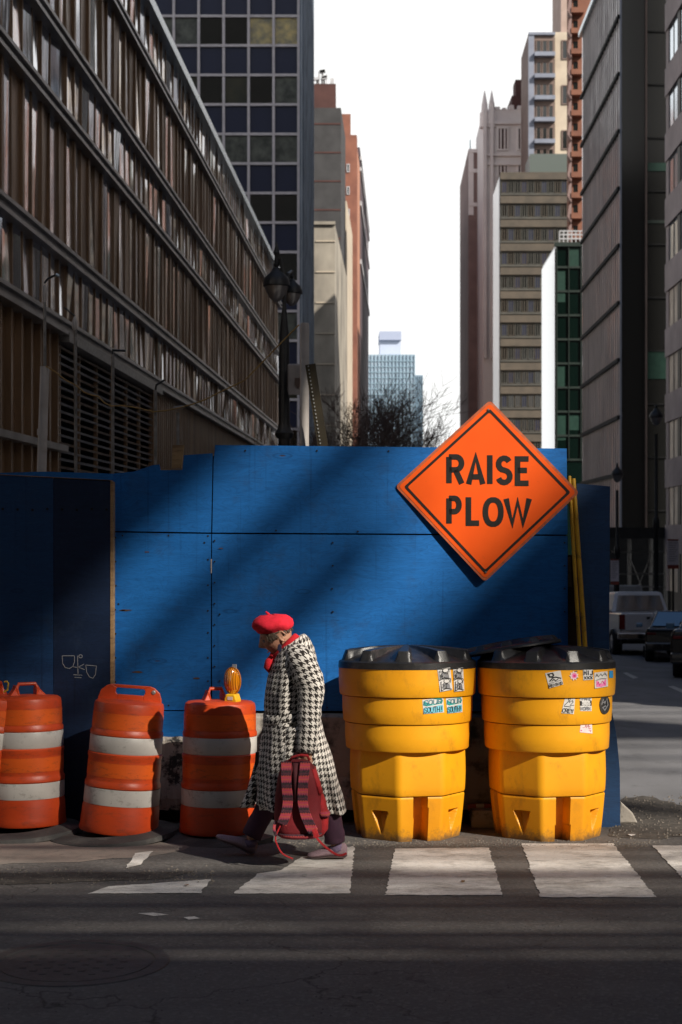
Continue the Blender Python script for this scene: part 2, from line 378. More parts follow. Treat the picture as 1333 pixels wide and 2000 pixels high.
for zi in range(5):
    zt, zb = zr[zi]-.13, zr[zi+1]+.13; tall = zi in (1, 3)
    for i in range(ncol):
        a, b_ = Z0+i*pitch, Z0+(i+1)*pitch; near = 20.5 < a < 33.5
        out = -.014 if tall else -.005
        j1, j2 = random.gauss(0, .011), random.gauss(0, .012)
        brown = tall and (i*7+zi*3) % 5 < 2; mbp = MB() if near else (far_b if brown else far_p)
        mbp.add([wl(a+.03,zb,out-j1-j2), wl(b_-.03,zb,out+j1-j2), wl(b_-.03,zt,out+j1+j2), wl(a+.03,zt,out-j1+j2)], [(0,1,2,3)])
        if near: obj('infill_panel' if brown else 'pane', mbp, BRONZE_M if brown else BRONZE_G, LB)
        wide = .13 if (tall and i % 2 == 0) else .05
        dep = (.035 if i % 2 == 0 else .008) if tall else .018
        mbm = MB() if near else far_m
        c = wl(a, (zt+zb)/2, (dep-.3)/2)
        mbm.obox(c, ((dep+.3)/2,0,0), (dL*wide/2, wide/2, 0), (0,0,(zt-zb)/2))
        if near: obj('mullion', mbm, BRONZE_M, LB)
tag(obj('pane', far_p, BRONZE_G, LB), kind='stuff'); tag(obj('infill_panel', far_b, BRONZE_M, LB), kind='stuff'); tag(obj('mullion', far_m, BRONZE_M, LB), kind='stuff')
for z in zr[1:]:
    for dz, hh, o_ in ((.10,.035,.17), (-.10,.035,.17), (0,.07,.10)):
        mb = MB(); c = wl((Z0+Z1)/2, z+dz, o_/2-.05); ln = (Z1-Z0)/2
        mb.obox(c, (o_/2+.05,0,0), (dL*ln, ln, 0), (0,0,hh)); obj('rail', mb, RAILM, LB)
mb = MB(); ln = (Z1-Z0)/2; mb.obox(wl((Z0+Z1)/2, 14.5, 0), (.22,0,0), (dL*ln, ln, 0), (0,0,.13)); obj('roof_coping', mb, COPING, LB)
# ground storey: ribbed panels, louvre, ledge
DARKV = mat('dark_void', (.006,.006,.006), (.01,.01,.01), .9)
rib = MB(); i = 0; Zq = Z0
while Zq < Z1:
    if not (26.4 < Zq < 36.3):
        c = wl(Zq, 2.4, -.05); rib.obox(c, (.06,0,0), (0,.055,0), (0,0,2.75))
    Zq += .31 if Zq > 36 else .62
tag(obj('ground_floor_rib', rib, BRONZE_M, LB), kind='stuff')
mb = MB()
for a, b_ in ((Z0, 26.5), (36.4, Z1)):
    mb.add([wl(a,-4,-.1), wl(b_,-8,-.1), wl(b_,5.2,-.1), wl(a,5.2,-.1)], [(0,1,2,3)])
obj('ground_floor_panel', mb, BRONZE_M, LB)
mb = MB(); mb.add([wl(26.5,-3,-.45), wl(36.4,-3,-.45), wl(36.4,5.1,-.45), wl(26.5,5.1,-.45)], [(0,1,2,3)]); obj('louvre_back', mb, DARKV, LB)
for zz in range(26):
    z = 5.0 - zz*.15; mb = MB()
    c = wl(31.45, z, -.16); mb.obox(c, (.10,0,-.03), (dL*4.95,4.95,0), (.01,0,.018)); obj('louvre_slat', mb, RAILM if zz % 3 else BRONZE_M, LB)
for k in range(7):
    Zk = 26.6+k*1.6; mb = MB(); mb.obox(wl(Zk, 2.4, -.10), (.04,0,0), (0,.03,0), (0,0,2.7)); obj('louvre_post', mb, BRONZE_M, LB)
mb = MB(); mb.obox(wl(23, 3.05, .0), (.14,0,0), (dL*3.4,3.4,0), (0,0,.06)); obj('ledge', mb, RAILM, LB)
mb = MB(); mb.obox(wl(31.4, 5.12, .02), (.16,0,0), (dL*5.1,5.1,0), (0,0,.09)); obj('louvre_header', mb, GALV, LB)

def building(name, label, Zf, xa, xb, Zb, ytop, m, d, cat='building', ybot=None):
    """front face at depth Zf between photo columns xa..xb, side walls run along the street direction d"""
    Xa, Xb = (xa-CX)/F*Zf, (xb-CX)/F*Zf; zt = H-(ytop-CY)/F*Zf; z0 = gz(Zb)-2; s = d*(Zb-Zf)
    t = thing(name, label, cat, ((Xa+Xb)/2, Zf, gz(Zf)))
    mb = MB(); mb.add([(Xa,Zf,z0),(Xb,Zf,z0),(Xb+s,Zb,z0),(Xa+s,Zb,z0),(Xa,Zf,zt),(Xb,Zf,zt),(Xb+s,Zb,zt),(Xa+s,Zb,zt)],
        [(0,3,2,1),(4,5,6,7),(0,1,5,4),(1,2,6,5),(2,3,7,6),(3,0,4,7)])
    obj('wall', mb, m, t); t['zf'] = Zf; return t
def fbox(t, name, x0, x1, y0, y1, Z, out, m, back=0.0):
    """box on a front face given by photo columns/rows at depth Z, standing out metres proud"""
    a, b_ = P(x0, y1, Z), P(x1, y0, Z)
    mb = MB(); mb.box(a.x, b_.x, Z-out, Z+back+.01, a.z, b_.z); return obj(name, mb, m, t)
_wm = {}
def window(t, x0, x1, y0, y1, Z, frame, pane, fw=.09, out=.12, split=1, name='window'):
    a, b_ = P(x0, y1, Z), P(x1, y0, Z); W_, H_ = round(b_.x-a.x, 3), round(b_.z-a.z, 3)
    key = (W_, H_, frame.name, pane.name, split)
    if key not in _wm:
        mb = MB(); mb.m = 0
        mb.box(0,W_,-out,0,0,fw); mb.box(0,W_,-out,0,H_-fw,H_); mb.box(0,fw,-out,0,fw,H_-fw); mb.box(W_-fw,W_,-out,0,fw,H_-fw)
        for k in range(1, split): mb.box(W_*k/split-fw/2, W_*k/split+fw/2, -out*.8, 0, fw, H_-fw)
        mb.m = 1; mb.add([(fw,-.03,fw),(W_-fw,-.03,fw),(W_-fw,-.03,H_-fw),(fw,-.03,H_-fw)], [(0,1,2,3)])
        me = bpy.data.meshes.new(name); me.from_pydata(mb.v, [], mb.f); me.materials.append(frame); me.materials.append(pane)
        me.polygons.foreach_set('material_index', mb.mi); _wm[key] = me
    o = bpy.data.objects.new(name, _wm[key]); COL.objects.link(o); o.parent = t
    o.location = Vector((a.x, Z, a.z)) - t.location; return o
# --- dark tower with the pale grid
NAVYG = glass('navy_spandrel', (.012,.017,.048), .4, .05, .5, 0, .25)
DARKG = glass('dark_window_glass', (.010,.011,.010), .08, .12, .8, 0, .45)
DARKG2 = mat('reflection_tint_window', (.020,.024,.016), (.045,.042,.022), .3, scale=.7, coat=.3)  # green and gold tints put faint reflections into the pane colour
DARKG3 = mat('pale_blind_window', (.12,.13,.11), (.03,.035,.03), .4, scale=1.4, coat=.3)
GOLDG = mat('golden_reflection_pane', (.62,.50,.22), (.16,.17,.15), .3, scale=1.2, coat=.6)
GRIDM = mat('pale_mullion_metal', (.62,.58,.60), (.52,.49,.51), .5, .1)
SLATE = mat('slate_ribbed_wall', (.20,.24,.30), (.11,.14,.18), .45, .2, scale=2, sc3=(1,4,.3))
T1 = building('grid_tower', 'tall dark tower behind the bronze block, faced with a pale grid of square panes', 90, 250, 590, 101, -330, SLATE, dL)
cw, rh = 48.7, 57.6
for c in range(7):
    for r_ in range(-1, 15):
        x1 = 584-c*cw; y0 = 32+r_*rh
        if x1 < 300 or (x1 < 545 and y0 > 2.04*(x1-280)+60): continue
        m = DARKG if r_ % 2 == 0 else NAVYG
        if r_ % 2 == 0: m = random.choice((DARKG, DARKG, DARKG2, DARKG2, DARKG3))
        if r_ == 0 and c in (0, 1): m = GOLDG
        fbox(T1, 'pane' if r_ % 2 == 0 else 'spandrel', x1-cw+3, x1-2, y0+2, y0+rh-3, 90, .03, m)
for r_ in range(-2, 16): fbox(T1, 'mullion', 255, 585, 29.5+r_*rh, 34.5+r_*rh, 90, .16, GRIDM)
for c in range(7): fbox(T1, 'mullion', 581.5-c*cw, 586.5-c*cw, -300, 1000, 90, .19, GRIDM)
fbox(T1, 'corner_column', 586.5, 590, -330, 1000, 90, .22, SLATE)
for k in range(9):
    Zk = 90.6+k*1.2; X = (590-CX)/F*90 + dL*(Zk-90); mb = MB(); mb.box(X, X+.14, Zk, Zk+.28, -6, 45.8); obj('rib', mb, SLATE, T1)
# --- left row beyond
GREYB = mat('grey_brick', (.055,.054,.056), (.038,.037,.039), .85, scale=.6)
DKRED = mat('dark_red_brick', (.085,.035,.03), (.06,.025,.022), .85, scale=.8)
TANS = mat('sun_mottled_stone', (.38,.34,.28), (.15,.135,.115), .8, scale=.28, sc3=(1,1,.6))  # two tones put patchy sunlight into the stone colour
CREAM = mat('cream_stone', (.54,.46,.36), (.44,.37,.29), .8, scale=.5)
ORBR = mat('orange_brick', (.25,.10,.065), (.18,.07,.048), .85, scale=.5)
SALM = mat('salmon_brick', (.5,.24,.16), (.4,.19,.12), .85, scale=.5)
PURB = mat('purple_brown_brick', (.095,.068,.082), (.075,.053,.064), .85, scale=.4)
WHG = mat('pale_grey_metal', (.5,.5,.52), (.4,.4,.42), .5)
b1 = building('tan_apartment_house', 'low tan stone house with patchy sunlight in its colour, just beyond the grid tower', 118, 560, 655, 143, 437, TANS, dL)
for k in range(7):
    fbox(b1, 'cornice', 618, 655.5, 470+k*60, 472+k*60, 118, .1, CREAM)
fbox(b1, 'roof_edge', 612, 656, 433, 439, 118, .25, TANS)
b2 = building('grey_brick_slab', 'grey brick slab with a dark red top storey, beyond the tan house', 146, 560, 667, 157, 210, GREYB, dL)
fbox(b2, 'penthouse', 600, 657, 163, 210, 147, .0, DKRED, 8); fbox(b2, 'roof_hut', 646, 653, 152, 163, 148, 0, WHG, 4)
mb = MB()
for k in range(14):
    x = random.uniform(618, 640); y = random.uniform(135, 160); a, b_ = P(x, 163, 149), P(x+random.uniform(-3,3), y, 149)
    mb.bar(a, b_, .12); 
    if k % 3 == 0: mb.bar(P(x-5, y+4, 149), P(x+6, y+2, 149), .3)
obj('roof_antenna', mb, WHG, b2)
for k in range(10): fbox(b2, 'brick_course', 560, 667, 240+k*56, 243+k*56, 146, .05, DKRED)
b3 = building('cream_fronted_house', 'narrow cream house whose street wall catches the sun on the left row', 158, 560, 678, 176, 392, CREAM, dL)
b4 = building('orange_brick_tower', 'orange brick tower stepping down towards the street, left row', 190.5, 560, 698, 192.5, 263, ORBR, dL)
fbox(b4, 'upper_storey', 600, 686, 222, 263, 190.7, 0, ORBR, 2)
for k in range(5): window(b4, 678, 684, 320+k*44, 336+k*44, 190.5, WHG, DARKG, .1)
b5 = building('salmon_fronted_block', 'block with a thin sunlit salmon street wall, left row', 193, 560, 698.5, 205, 285, SALM, dL)
b6 = building('purple_brick_tower', 'purple brown brick tower closing the left row before open sky', 206, 560, 704, 256, 287, PURB, dL)
for y, hh in ((305,7), (326,7), (392,9), (506,9)):
    Xf = (704-CX)/F*206; mb = MB(); a = P(704, y+hh, 206).z; c = P(704, y, 206).z
    mb.add([(Xf+.25,206,a),(Xf+.25+dL*50,256,a),(Xf+.25+dL*50,256,c),(Xf+.25,206,c),(Xf-.2,206,a),(Xf-.2+dL*50,256,a),(Xf-.2+dL*50,256,c),(Xf-.2,206,c)],
       [(0,1,2,3),(7,6,5,4),(0,4,5,1),(3,2,6,7),(0,3,7,4),(1,5,6,2)]); obj('string_course', mb, WHG, b6)
# --- far glass tower, haze put into its pale colours
PALEG = mat('hazy_blue_glass', (.26,.36,.45), (.36,.44,.52), .3, scale=.08, spec=1.0)
PALEG2 = mat('hazy_lilac_panel', (.42,.48,.62), (.48,.53,.66), .5, scale=.05)
ft = building('pale_glass_tower', 'blue stepped glass tower paled by haze in its colour at the far end of the street', 520, 700, 812, 545, 692, PALEG, 0)
fbox(ft, 'tower_wing', 811, 827, 732, 900, 522, 0, PALEG, 15); fbox(ft, 'tower_top', 743, 784, 647, 693, 524, 0, PALEG2, 14)
fbox(ft, 'machine_room', 742, 785, 647, 664, 523, .5, mat('lilac_grey_panel', (.33,.38,.52), (.36,.41,.54), .6), 15)
PGF = mat('hazy_frame', (.22,.34,.42), (.28,.38,.46), .5)
for x in range(726, 812, 7): fbox(ft, 'mullion', x, x+1.3, 693, 900, 520, .6, PGF)
for y in range(704, 880, 11): fbox(ft, 'floor_band', 700, 812, y, y+1.8, 520, .4, PGF)
for x in range(814, 827, 4): fbox(ft, 'mullion', x, x+1, 733, 900, 522, .6, PGF)
# ================================================================ RIGHT ROW
GOTH = mat('pale_gothic_stone', (.80,.73,.71), (.68,.61,.60), .8, scale=.3)
GOTHB = mat('plum_brick', (.27,.18,.165), (.20,.13,.12), .85, scale=.3)
RUSTB = mat('rust_brick', (.62,.24,.12), (.30,.15,.11), .85, scale=.25)
g1 = building('gothic_tower', 'plum brick tower with stone crown, pinnacles and chimney, far right row', 209, 945, 1075, 225, 213, GOTH, dR)
g1b = building('plum_brick_wing', 'tall plum brick wing with pale quoins below the gothic crown', 222, 916, 990, 246, 291, GOTHB, dR)
Zg = 209
for x in (948, 962):
    mb = MB(); a = P(x, 235, Zg); mb.lathe([(.75,0),(.7,2.2),(.5,2.4),(.45,3.4),(.12,5.2),(.02,5.6)], 8, (a.x, Zg+.3, a.z-1)); obj('pinnacle', mb, GOTH, g1)
for (x0,x1,y0,y1) in ((968,978,208,214),(982,990,210,214),(996,1005,205,214),(1012,1030,206,214)): fbox(g1, 'battlement', x0, x1, y0, y1, Zg, .1, GOTH, 1)
fbox(g1, 'chimney', 1008, 1022, 155, 200, Zg+2, 0, DKRED, 3); fbox(g1, 'chimney_base', 1001, 1032, 186, 214, Zg+1, 0, DKRED, 6)
fbox(g1, 'corner_buttress', 944.5, 951, 213, 700, Zg, .6, GOTH); fbox(g1, 'corner_buttress', 958, 964, 200, 700, Zg, .6, GOTH)
for y in (238, 300, 318): fbox(g1, 'cornice', 945, 1040, y, y+5, Zg, .4, GOTH)
for x in (972, 1011):
    for y0, y1 in ((248,294), (318,345)): window(g1, x, x+22, y0, y1, Zg, GOTH, DKRED, .22, .25, 3)
Zh = 222
fbox(g1b, 'quoin_strip', 916, 926, 291, 420, Zh, .15, GOTH)
for y in (291, 330, 396): fbox(g1b, 'string_course', 916, 975, y, y+7, Zh, .25, GOTH)
for k in range(11): window(g1b, 941, 953, 312+k*34, 328+k*34, Zh, GOTH, GOTH if k % 2 == 0 else DARKG, .15, .15)
fbox(g1b, 'finial', 918, 921, 272, 292, Zh, .1, COPING)
fbox(g1b, 'rust_facing', 938, 966, 480, 900, Zh, .1, RUSTB)
for (xa, xb, yy) in ((934,950,640), (946,964,560)):
    mb = MB(); mb.bar(P(xa, 900, Zh-.5), P(xb, yy, Zh-.5), .35, .3); obj('scaffold_pole', mb, SALM, g1b)
AGG = mat('weathered_grey_green_concrete', (.10,.096,.083), (.07,.067,.06), .85, scale=.5)
AGB = mat('ochre_concrete_band', (.105,.085,.065), (.075,.063,.05), .85, scale=.8)
WHITEW = mat('sky_reflection_white', (.75,.75,.78), (.65,.66,.70), .25, .3, scale=.4)  # white stands in for side glass reflecting the bright sky
r2 = building('grey_apartment_slab', 'grey green apartment slab with rows of dark windows, middle of the right row', 178, 978, 1200, 188, 337, AGG, dR)
Xs = (978-CX)/F*178; mb = MB(); zt = P(0, 345, 178).z
mb.add([(Xs-.06,178.2,-12),(Xs-.06+dR*9.6,187.8,-12),(Xs-.06+dR*9.6,187.8,zt),(Xs-.06,178.2,zt)], [(0,1,2,3)]); obj('sky_reflection_side', mb, WHITEW, r2, solid=.1)
for k in range(12):
    y = 345+k*46.5
    fbox(r2, 'floor_band', 978, 1115, y-8, y+6, 178, .35, AGB)
    fbox(r2, 'floor_band', 978, 1115, y+33, y+36, 178, .2, AGG)
    for j, x in enumerate(range(981, 1108, 13)):
        if x > 1058 and y > 505: continue
        window(r2, x, x+10.5, y+8, y+32, 178, AGB if (j*7+k*3) % 5 < 2 else AGG, DARKG if (j+k) % 3 else NAVYG, .07, .12, 2)
BLG = mat('blue_grey_panel', (.22,.24,.30), (.17,.185,.235), .5, .2, scale=.4)
BRF = mat('brown_facade', (.20,.145,.125), (.15,.105,.09), .8, scale=.4)
r3 = building('brown_balcony_tower', 'tall tower with brown window bays beside a cream wall, behind the grey slab', 196, 1033, 1084, 206, 66, BRF, dR)
fbox(r3, 'corner_pier', 1033, 1044, 66, 320, 196, .25, BLG); fbox(r3, 'parapet', 1033, 1085, 64, 69, 196, .4, BLG)
for k in range(6):
    y = 76+k*42.5
    fbox(r3, 'balcony', 1044, 1084, y+28, y+36, 196, .9, BLG)
    for x in (1048, 1060, 1072): window(r3, x, x+10, y+2, y+27, 196, BRF, DARKG, .1, .12)
r3b = building('cream_wall_tower', 'cream tower wall with one column of dark windows, right of the brown bays', 197, 1085, 1135, 206, 62, CREAM, dR)
for k in range(3): window(r3b, 1098, 1110, 78+k*88, 116+k*88, 197, BRF, DARKG, .15, .15)
fbox(r3b, 'upper_tower', 1097, 1130, -60, 62, 198, 0, mat('pinkish_stone', (.42,.31,.27), (.34,.25,.21), .8, scale=.4), 8)
r3c = building('green_glass_penthouse', 'dark green glazed penthouse on top of the grey slab', 189, 1036, 1115, 195, 300, glass('green_grey_glass', (.05,.07,.055), .3, .05), dR)
RBR = mat('red_brown_brick', (.24,.10,.06), (.17,.07,.045), .85, scale=.5)
r4 = building('red_brick_balcony_block', 'red brown brick block with stacked bay balconies behind the ribbed tower', 134, 1113, 1200, 135.6, -120, RBR, dR)
for k in range(14):
    y = -40+k*40
    a = P(1107, y+26, 134); b_ = P(1113, y, 134)
    mb = MB(); mb.slab([(a.x,133.2,a.z),(b_.x+.1,133.2,a.z-.6),(b_.x+.1,133.2,b_.z),(a.x+.15,133.2,b_.z-.2)], (.12,1.2,0)); obj('bay', mb, GOTHB, r4)
    fbox(r4, 'balcony', 1114, 1139, y+20, y+30, 134, .9, RBR); window(r4, 1118, 1132, y-2, y+18, 134, RBR, DARKG, .12, .12)
# --- green glass office
GREENG = glass('green_glass', (.002,.008,.006), .1, .03, .4, 0, .3)
GREENP = mat('green_spandrel', (.018,.052,.038), (.012,.038,.028), .35)
DKGR = mat('dark_green_metal', (.012,.022,.018), (.02,.03,.025), .4)
MIRR = glass('mirror_cladding', (.80,.82,.84), .06, .02, .2, 1.0)
r5 = building('green_glass_office', 'green glass office whose narrow street side mirrors the bright sky', 121, 1087, 1200, 131, 477, GREENG, dR)
Xs = (1087-CX)/F*121; mb = MB(); zt = P(0, 484, 121).z
mb.add([(Xs-.06,121.1,-9),(Xs-.06+dR*9.8,130.9,-9),(Xs-.06+dR*9.8,130.9,zt),(Xs-.06,121.1,zt)], [(0,1,2,3)]); obj('mirror_side', mb, MIRR, r5, solid=.05)
fbox(r5, 'roof_edge', 1083, 1140, 474, 482, 121, .3, DKGR)
for k in range(9):
    y = 520+k*47; fbox(r5, 'floor_band', 1088, 1140, y, y+4, 121, .15, DKGR)
for (x0,x1,y0,y1) in ((1090,1105,530,590),(1112,1137,484,520),(1090,1104,716,756),(1113,1137,812,840),(1090,1106,812,860)): fbox(r5, 'green_pane', x0, x1, y0, y1, 121, .05, GREENP)  # single green panes in the dark front
for x in (1087.5, 1111, 1135): fbox(r5, 'mullion', x, x+1.6, 482, 900, 121, .2, DKGR)
mb = MB()
for y in (451, 458, 466): mb.bar(P(1094, y, 124), P(1150, y, 124), .1)
for x in range(1094, 1150, 8): mb.bar(P(x, 451, 124), P(x, 477, 124), .08)
obj('roof_railing', mb, WHG, r5)
# --- ribbed dark tower (corner beyond the cross street)
RIBT = mat('brown_ribbed_metal', (.55,.48,.46), (.36,.31,.30), .4, .3, scale=1.2, sc3=(1,2,.15))
BLKG = glass('black_glass_wall', (.012,.012,.011), .2, .04, .3, 0, .5)
r6 = building('ribbed_dark_tower', 'dark tower with a finely ribbed street side and black front', 88, 1214, 1430, 104.8, -118, BLKG, dR)
Xf = (1214-CX)/F*88
for k in range(20):
    Zk = 88.15+k*.83; X = Xf+dR*(Zk-88); mb = MB(); mb.box(X-.08, X+.02, Zk, Zk+.14, -7, 38.0); obj('rib', mb, RIBT, r6)
mb = MB(); mb.add([(Xf-.03,88,-8),(Xf-.03+dR*16.7,104.7,-8),(Xf-.03+dR*16.7,104.7,38.1),(Xf-.03,88,38.1)], [(0,1,2,3)]); obj('ribbed_side_panel', mb, BRONZE_G, r6)
mb = MB(); mb.obox((Xf-.1+dR*8.4, 96.4, 38.2), (.2,0,0), (dR*8.4,8.4,0), (0,0,.18)); obj('roof_edge', mb, COPING, r6)
zz = -2.0
while zz < 37:
    mb = MB(); mb.obox((Xf-.10+dR*8.4, 96.4, zz), (.1,0,0), (dR*8.3,8.3,0), (0,0,.12)); obj('floor_line', mb, DARKV, r6); zz += 3.55
fbox(r6, 'light_strip', 1261.5, 1264, -110, 1030, 88, .2, BRF)
for (y0, y1, m) in ((318,334,GREENP),(430,436,DKGR),(684,740,GREENP)): fbox(r6, 'window_band', 1266, 1310, y0, y1, 88, .06, m)
for k in range(10): fbox(r6, 'floor_band', 1266, 1310, 60+k*104, 63+k*104, 88, .1, DARKV)
fbox(r6, 'corner_strip', 1211.5, 1214, -110, 1030, 88.2, .25, BLG)
# roof of the far end slopes in perspective: lower wing at the back
# --- brown office at right edge
BRC = mat('brown_concrete_spandrel', (.42,.34,.33), (.33,.265,.255), .75, scale=.8)
BRD = mat('dark_bronze_frame', (.04,.032,.027), (.05,.04,.035), .5)
TANREF = glass('window_with_tan_blinds', (.10,.08,.065), .08, .10, .9)
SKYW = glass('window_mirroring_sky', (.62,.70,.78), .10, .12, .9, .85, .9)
TANB = mat('tan_blinds_behind_glass', (.85,.72,.58), (.28,.22,.18), .35, scale=1.6, sc3=(1,1.6,.4), coat=.4)
Xc = lambda Z: dR*Z + 14.0
r7 = thing('brown_concrete_office', 'brown concrete office with deep window bands at the right edge', 'building', (Xc(60)+6, 60, gz(60)))
mb = MB(); ZA, ZB = 12, 70
mb.add([(Xc(ZA)+.35,ZA,-6),(Xc(ZA)+16,ZA,-6),(Xc(ZB)+16,ZB,-6),(Xc(ZB)+.35,ZB,-6),(Xc(ZA)+.35,ZA,28.5),(Xc(ZA)+16,ZA,28.5),(Xc(ZB)+16,ZB,28.5),(Xc(ZB)+.35,ZB,28.5)],
   [(0,3,2,1),(4,5,6,7),(0,1,5,4),(1,2,6,5),(2,3,7,6),(3,0,4,7)]); obj('core', mb, BRD, r7)
for k in range(-1, 9):
    za, zb_ = P(0, 952-k*128, 69.5).z, P(0, 897-k*128, 69.5).z     # spandrel band
    mb = MB(); mb.obox((Xc(41)+.19, 41, (za+zb_)/2), (.20,0,0), (dR*29.02,29.02,0), (0,0,(zb_-za)/2)); obj('spandrel', mb, BRC, r7)
    c0, c1 = za-1.85+.004, za-.004; far_w = MB(); far_w2 = MB(); Zw = ZB-.3; j = 0; PW = 2.7
    while Zw > ZA+1.5:
        a = MB() if j < 5 else far_w
        a.obox((Xc(Zw)+.17, Zw, (c0+c1)/2), (.12,0,0), (0,.28,0), (0,0,(c1-c0)/2)); a2 = MB() if j < 5 else far_w; a2.obox((Xc(Zw-PW/2)+.14, Zw-PW/2, (c0+c1)/2), (.06,0,0), (0,.05,0), (0,0,(c1-c0)/2))
        g_ = MB() if j < 5 else far_w2
        g_.add([(Xc(Zw)+.10,Zw,c0),(Xc(Zw-PW)+.10,Zw-PW,c0),(Xc(Zw-PW)+.10,Zw-PW,c1),(Xc(Zw)+.10,Zw,c1)], [(0,3,2,1)])
        if j < 5: obj('window_mullion', a2, BRD, r7); obj('window_pier', a, BRC if j % 2 == 0 else BRD, r7); obj('pane', g_, (SKYW if k >= 4 else TANB) if j < 3 else TANREF, r7)
        Zw -= PW; j += 1
    tag(obj('window_pier', far_w, BRC, r7), kind='stuff'); tag(obj('pane', far_w2, TANREF, r7), kind='stuff')
# ================================================================ UNSEEN BUILDINGS AND ADDED CASTERS BEHIND THE CAMERA (shaped to shade the crossing)
OFFB = mat('caster_stone', (.30,.27,.24), (.22,.20,.18), .85, scale=.4)
CASTM = mat('caster_steel', (.2,.2,.2), (.12,.12,.12), .6, .3)
YC = -16.0
def uv(u, v): return (u-1.05*YC, v-YC)       # sun-view coordinates to X, Z in the plane Y = YC
c1_ = thing('shading_building', 'unseen stone block behind the camera, shaped to shade the crossing', 'building', (10, -22, gz(-22)))
mb = MB(); mb.box(-60, 75, -40, YC, -2, uv(0, 5.6)[1]); obj('wall', mb, OFFB, c1_)  # added unseen block, shades the crossing
for k, (v, h_) in enumerate([(5.9,.06),(6.25,.06)]):
    z = uv(0, v)[1]; mb = MB(); mb.box(-20, 60, YC-.04, YC, z-h_/2*1.4, z+h_/2*1.4); obj('shade_slat', mb, CASTM, c1_)  # added slats, unseen: thin the sunlight on the near road
for X in range(-20, 61, 4):
    mb = MB(); mb.box(X-.04, X+.04, YC-.25, YC-.16, uv(0,5.6)[1], uv(0,8.1)[1]); obj('shade_slat_post', mb, CASTM, c1_)
def ybeam(name, w0, w1, u0, u1, m=CASTM):
    """added shade beam running away from the street (constant w = v - .952 u), seen from the crossing between sun coordinates u0..u1"""
    YC = -22.0; L = (u1-u0)/1.05; X = u1-1.05*YC; mb = MB()
    za, zb_ = .952*u1+w0-YC, .952*u1+w1-YC
    mb.add([(X,YC,za),(X+.1,YC,za),(X+.1,YC,zb_),(X,YC,zb_),(X,YC-L,za),(X+.1,YC-L,za),(X+.1,YC-L,zb_),(X,YC-L,zb_)],
       [(0,1,2,3),(7,6,5,4),(0,4,5,1),(3,2,6,7),(0,3,7,4),(1,5,6,2)])
    return obj(name, mb, m, c1_)
ybeam('shade_beam', 1.80, 2.26, 8.2, 11.6); ybeam('shade_beam', 1.10, 1.56, 9.0, 10.62)  # added unseen beams: cast the diagonal bands on the boards
ybeam('shade_beam', 2.70, 9.0, 5.5, 11.6)  # added slab darkening the upper left of the boards
v = 8.42
while v < 15:                                  # added slats, unseen: half light on the left
    X0_, X1_ = uv(2, 0)[0], uv(8.38, 0)[0]; z = uv(0, v)[1]; mb = MB(); mb.box(X0_, X1_, YC-.04, YC, z, z+.13); obj('shade_slat', mb, CASTM, c1_); v += .27
for (xa, xb, z0_) in ((34, 41, 33), (41, 49, 41), (49, 58, 49), (58, 70, 58), (70, 84, 70)):       # stepped blockers added to keep sun off the left wall, slats below
    mb = MB(); mb.box(xa, xb, -18, -17, z0_, 118); obj('shade_step', mb, OFFB, c1_); z = 22.5
    while z < z0_:
        mb = MB(); mb.box(xa, xb, -17.06, -17, z, z+.12); obj('shade_slat', mb, CASTM, c1_); z += 1.1
mb = MB(); mb.box(84, 130, -22, -17, -3, 155); obj('shade_tower', mb, OFFB, c1_)  # added unseen tower: shades the grid and ribbed towers
for (nm, lab, bx) in (('back_sky_blocker', 'unseen tower added behind the camera to darken reflections and skylight', (-75, 33, -85, -55, -3, 95)),
                ('right_sky_blocker', 'unseen tower added on the right to block side skylight', (46, 62, -12, 26, -3, 30)),
                ('left_sky_blocker', 'unseen tower added on the left to block side skylight', (-70, -50, -14, 14, -3, 60))):
    t = thing(nm, lab, 'building', ((bx[0]+bx[1])/2, (bx[2]+bx[3])/2, 0)); obj('wall', MB().box(*bx), OFFB, t)  # towers added to block sky and darken glass reflections
    mb = MB()
    for zz_ in range(6, int(bx[5])-3, 4):
        mb.box(bx[0]-.1, bx[1]+.1, bx[2]-.1, bx[3]+.1, zz_, zz_+1.8)
    obj('window_band', mb, DARKG, t)
# added panel, unseen: shades the lower right of the boards
q = [(10.35,9.72),(13.6,9.72),(13.6,12.9),(12.3,12.15),(10.35,10.2)]
mb = MB(); mb.slab([(u+27.3, -26, v+26) for u, v in q], (0,-.06,0)); obj('shade_panel', mb, CASTM, c1_)
for u in (13.3, 12.0):
    X = u+27.3; mb = MB(); mb.box(X-.05, X+.05, -26.2, -26.1, 21.6, 35.72); obj('shade_panel_leg', mb, CASTM, c1_)
for X in (32.2, 35.4):
    mb = MB(); mb.box(X-.05, X+.05, -25.6, -25.5, 21.6, 34); obj('shade_beam_post', mb, CASTM, c1_)
